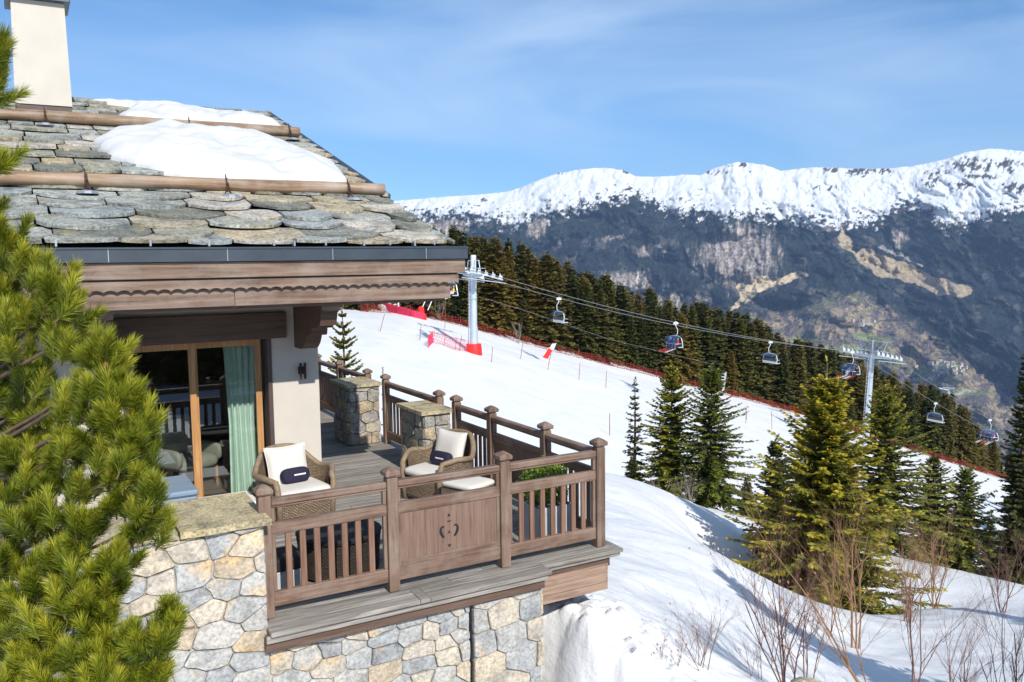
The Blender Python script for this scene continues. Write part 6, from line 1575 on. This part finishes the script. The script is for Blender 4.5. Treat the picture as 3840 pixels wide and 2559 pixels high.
def armchair(x, y, rz, label, dark=False, cushions=True, sc=1.0):
    """own +y is the back; opens towards -y"""
    c = thing('wicker_armchair', label, 'armchair', (x, y, 0.0), rz, 'wicker armchairs on the balcony'); c.scale = (sc, sc, sc)
    wm = M['wickerd'] if dark else M['wicker']
    def ztop(th):
        a = abs(th)
        return .57 + .21 * (1 - sstep(.35, 1.25, a)) + .02 * math.cos(a * 3) - .05 * sstep(1.7, 2.3, a)
    A = 2.25; rx, ry = .44, .42
    sh = wicker_shell(-A, A, rx, ry, .10, lambda t_: float(ztop(t_)), wm, 'backrest', c)
    rim = []; 
    for k in range(61):
        th = -A + 2 * A * k / 60; rim.append((rx * 1.05 * math.sin(th), ry * 1.05 * math.cos(th), float(ztop(th)) + .012))
    f0, f1 = rim[0], rim[-1]
    rim = [(f0[0] * .92, f0[1] - .035, .0), (f0[0] * .96, f0[1] - .05, .3), (f0[0], f0[1] - .045, f0[2] - .07)] + rim + [(f1[0], f1[1] - .045, f1[2] - .07), (f1[0] * .96, f1[1] - .05, .3), (f1[0] * .92, f1[1] - .035, 0)]
    mb = MB(); mb.tube(rim, .036, 10); mb.build('rim', M['rattan'] if not dark else M['wickerd'], c, smooth=True, local=True)
    for sx in (-1, 1):
        mb = MB(); mb.tube([(sx * .30, .30, .0), (sx * .31, .31, .14)], .028, 8); mb.build('leg', M['rattan'], c, local=True)
    # seat base with woven apron
    ap = [(-.33, -.32), (.33, -.32)]
    V = []; UV = []; F = []
    for r_ in range(5):
        z = .08 + .23 * r_ / 4
        for k in range(13): u = -.33 + .66 * k / 12; V.append((u, -.325 - .03 * math.cos(u / .33 * 1.5), z)); UV.append((u + 1, z))
    for r_ in range(4):
        for k in range(12): a = r_ * 13 + k; F.append((a, a + 1, a + 14, a + 13))
    m = bpy.data.meshes.new('apron'); m.from_pydata(V, [], F); uvl = m.uv_layers.new(name='UVMap')
    for lp in m.loops: uvl.data[lp.index].uv = UV[lp.vertex_index]
    m.materials.append(wm); obj('apron', m, c)
    mb = MB(); mb.box(-.36, .36, -.33, .33, .27, .31, .01); mb.build('seat', M['rattan'], c, local=True)
    if cushions:
        mb = MB(); superbox(mb, 0, -.03, .375, .70, .68, .125, 6.5); mb.build('seat_cushion', M['cushion'], c, smooth=True, local=True)
        Rz = Matrix.Rotation(rz, 3, 'Z')
        def top(nm, lab, cat, fn, mt, extra=None):
            o = thing(nm, lab, cat, (x, y, 0), rz, 'cushions on the wicker armchairs'); fn(o); return o
        who = 'left armchair by the door' if 'at left' in label else 'armchair near the right railing'
        def bc(o):
            mb = MB(); T_ = Matrix.Rotation(-.28, 3, 'X') @ Matrix.Rotation(PI / 2, 3, 'X'); vs = []; fs = []; n = 24
            for s_ in (-1, 1):
                for i in range(n + 1):
                    for k in range(n + 1):
                        u, v = -1 + 2 * i / n, -1 + 2 * k / n
                        hh = .085 * max(0, (1 - u ** 4) * (1 - v ** 4)) ** .5
                        dr = 1 - .055 * (1 - max(abs(u), abs(v)) ** 0) 
                        ex = 1 - .05 * (1 - abs(v)) * 0; 
                        pu = u * (.27 - .022 * (1 - v * v)); pv = v * (.265 - .022 * (1 - u * u))
                        q = T_ @ Vector((pu, pv, s_ * hh)); vs.append((q.x, q.y + .19, q.z + .605))
            for s_ in range(2):
                b_ = s_ * (n + 1) ** 2
                for i in range(n):
                    for k in range(n): a = b_ + i * (n + 1) + k; fs.append((a, a + 1, a + n + 2, a + n + 1) if s_ else (a, a + n + 1, a + n + 2, a + 1))
            mb.add(vs, fs); mb.build('cover', M['cushion'], o, smooth=True, local=True)
            mb = MB(); pp = []
            for i in range(49):
                a = 2 * PI * i / 48; cu, su = math.cos(a), math.sin(a); k = 1 / max(abs(cu), abs(su)); u, v = cu * k, su * k
                q = T_ @ Vector((u * (.27 - .022 * (1 - v * v)), v * (.265 - .022 * (1 - u * u)), 0)); pp.append((q.x, q.y + .19, q.z + .605))
            mb.tube(pp, .006, 5); mb.build('piping', M['cushion'], o, local=True)
        top('back_cushion', 'square ivory cushion leaning in the ' + who, 'cushion', bc, None)
        def lc(o):
            mb = MB(); T_ = Matrix.Rotation(-.25, 3, 'X')
            superbox(mb, .02, .02, .525, .36, .13, .19, 5.0, tilt=T_); mb.build('cover', M['navy'], o, smooth=True, local=True)
            mb = MB(); mb.box(-.02, .13, -.0505, -.0485, .535, .553); pa = mb
            e = mb.build('white_lettering_band', M['white'], o, local=True)
        top('lumbar_cushion', 'small navy cushion with a white stitched band on the ' + who, 'cushion', lc, None)
    return c
armchair(2.74, 10.20, 0.16, 'wicker armchair at left, before the wall corner, facing the front railing', sc=1.0)
armchair(4.62, 10.06, -1.25, 'wicker armchair near the stone pillar at right, turned to the left')
# dark wicker low table and the footstool
tb = thing('wicker_table', 'low dark round wicker table standing behind the left slatted bay', 'table', (2.62, 8.15, 0))
sh = wicker_shell(-PI, PI, .40, .36, .04, lambda t_: .40, M['wickerd'], 'woven_body', tb, n=40)
mb = MB(); mb.lathe((0, 0, .40), [(.36, 0), (.42, .005), (.43, .03), (.40, .045)], 32); mb.build('table_top', M['black'], tb, local=True)
fsx = thing('footstool', 'square wicker footstool with ivory pad behind the black-inlaid panel', 'footstool', (4.62, 9.22, 0), -1.18)
for k in range(4):
    V = [(-.25, -.22, .03), (.25, -.22, .03), (.25, -.22, .34), (-.25, -.22, .34)]; UV = [(0, 0), (.5, 0), (.5, .31), (0, .31)]
    m = bpy.data.meshes.new('side'); 
    Rk = Matrix.Rotation(PI / 2 * k, 3, 'Z'); sc_ = (1, 1) 
    V = [tuple(Rk @ Vector((v[0] * (1 if k % 2 == 0 else .88), v[1] * (1 if k % 2 == 0 else 1.136), v[2]))) for v in V]
    m.from_pydata(V, [], [(0, 1, 2, 3)]); uvl = m.uv_layers.new(name='UVMap')
    for lp in m.loops: uvl.data[lp.index].uv = UV[lp.vertex_index]
    m.materials.append(M['wicker']); obj('woven_side', m, fsx)
mb = MB(); mb.box(-.24, .24, -.21, .21, .33, .345); mb.build('frame', M['rattan'], fsx, local=True)
o = MB(); superbox(o, 0, 0, 0, .54, .48, .09, 7); o = o.build('pad', M['cushion'], None, smooth=True, local=True); o.parent = fsx; o.location = (0, 0, .39); 
# planters
pt = thing('planter', 'grey square planter in the front right corner of the balcony', 'planter', (4.93, 7.92, 0))
mb = MB(); mb.box(4.70, 5.16, 7.70, 8.14, 0.0, .42, .01); mb.build('tub', M['planter'], pt); mb = MB(); mb.box(4.73, 5.13, 7.73, 8.11, .421, .43); mb.build('soil', M['gravel'], pt)
sb_ = thing('shrub', 'bright green leafy shrub growing in the grey corner planter', 'shrub', (4.93, 7.92, .42))
rl = np.random.default_rng(3); n = 2600; c = rl.normal(0, 1, (n, 3)); c /= np.linalg.norm(c, axis=1)[:, None]; rr_ = rl.uniform(.3, 1, n) ** .5
ctr = c * rr_[:, None] * np.array([.26, .26, .24]) + np.array([0, 0, .24]) + 0.03 * rl.normal(0, 1, (n, 3)); a = rl.normal(0, 1, (n, 3)); a /= np.linalg.norm(a, axis=1)[:, None]; b2_ = np.cross(a, rl.normal(0, 1, (n, 3))); b2_ /= np.linalg.norm(b2_, axis=1)[:, None]
LV = np.stack([ctr - a * .022, ctr + b2_ * .009, ctr + a * .022, ctr - b2_ * .009], 1).reshape(-1, 3)
o = obj('foliage', fast_mesh('foliage', LV, np.arange(4 * n).reshape(-1, 4), M['leafy'], attr={'tint': ('FACE', rl.uniform(.2, .9, n))}), sb_); o['kind'] = 'stuff'
mb = MB()
for k in range(6): mb.tube([(0, 0, -.02), (.05 * math.cos(k), .05 * math.sin(k), .15), (.14 * math.cos(k), .14 * math.sin(k), .36)], [.01, .008, .003], 5)
mb.build('stem', M['bark'], sb_, local=True)
p2 = thing('planter', 'pale grey planter box with a black cover behind the first slats', 'planter', (1.95, 7.86, 0))
mb = MB(); mb.box(1.80, 2.13, 7.68, 8.05, 0, .28, .01); mb.build('tub', M['planter'], p2); mb = MB(); mb.box(1.79, 2.14, 7.67, 8.06, .282, .40, .02); mb.build('cover', M['black'], p2)
# blue-grey cushion box and white low table by the door
bb_ = thing('cushion_box', 'blue-grey padded box seat beside the glass door, behind the wall cap', 'cushion box', (1.30, 10.35, 0))
mb = MB(); mb.box(.95, 1.58, 9.98, 10.78, .03, .50, .02); mb.build('body', M['blueg'], bb_); mb = MB(); mb.box(.935, 1.595, 9.965, 10.795, .502, .575, .025); mb.build('lid', M['blueg'], bb_)
for q in ((.98, 10.01), (1.55, 10.01), (.98, 10.75), (1.55, 10.75)):
    mb = MB(); mb.box(q[0] - .02, q[0] + .02, q[1] - .02, q[1] + .02, 0, .029); mb.build('foot', M['black'], bb_)
wt = thing('low_table', 'low white table before the glass door, left of the wicker armchair', 'table', (2.05, 10.45, 0))
mb = MB(); mb.box(1.68, 2.30, 10.15, 10.70, .25, .29, .01); mb.build('table_top', M['white'], wt)
for q in ((1.72, 10.19), (2.26, 10.19), (1.72, 10.66), (2.26, 10.66)):
    mb = MB(); mb.box(q[0] - .02, q[0] + .02, q[1] - .02, q[1] + .02, 0, .249); mb.build('leg', M['white'], wt)
# inside the room: armchair and dining table seen through the glass
rm = thing('upholstered_chair', 'beige upholstered armchair inside the room behind the middle of the glass door', 'armchair', (1.85, 12.3, .03), .5)
mb = MB(); superbox(mb, 0, 0, .36, .62, .60, .20, 6); mb.build('seat', M['beige'], rm, smooth=True, local=True)
mb = MB(); superbox(mb, 0, .30, .66, .62, .14, .66, 6); mb.build('backrest', M['beige'], rm, smooth=True, local=True)
for sx in (-1, 1):
    mb = MB(); superbox(mb, sx * .33, 0, .46, .09, .56, .26, 5); mb.build('armrest', M['beige'], rm, smooth=True, local=True)
    for sy in (-.24, .26): mb = MB(); mb.tube([(sx * .27, sy, 0), (sx * .27, sy, .28)], .02, 6); mb.build('leg', M['oak'], rm, local=True)
dt = thing('dining_table', 'table with a pale cloth inside the room behind the left door leaf', 'table', (1.2, 12.9, .03))
mb = MB(); mb.box(-.5, .5, -.4, .4, .70, .74, .01); mb.build('table_top', M['white'], dt, local=True)
for sx in (-1, 1):
    for sy in (-1, 1): mb = MB(); mb.box(sx * .44 - .03, sx * .44 + .03, sy * .34 - .03, sy * .34 + .03, 0, .699); mb.build('leg', M['oak'], dt, local=True)
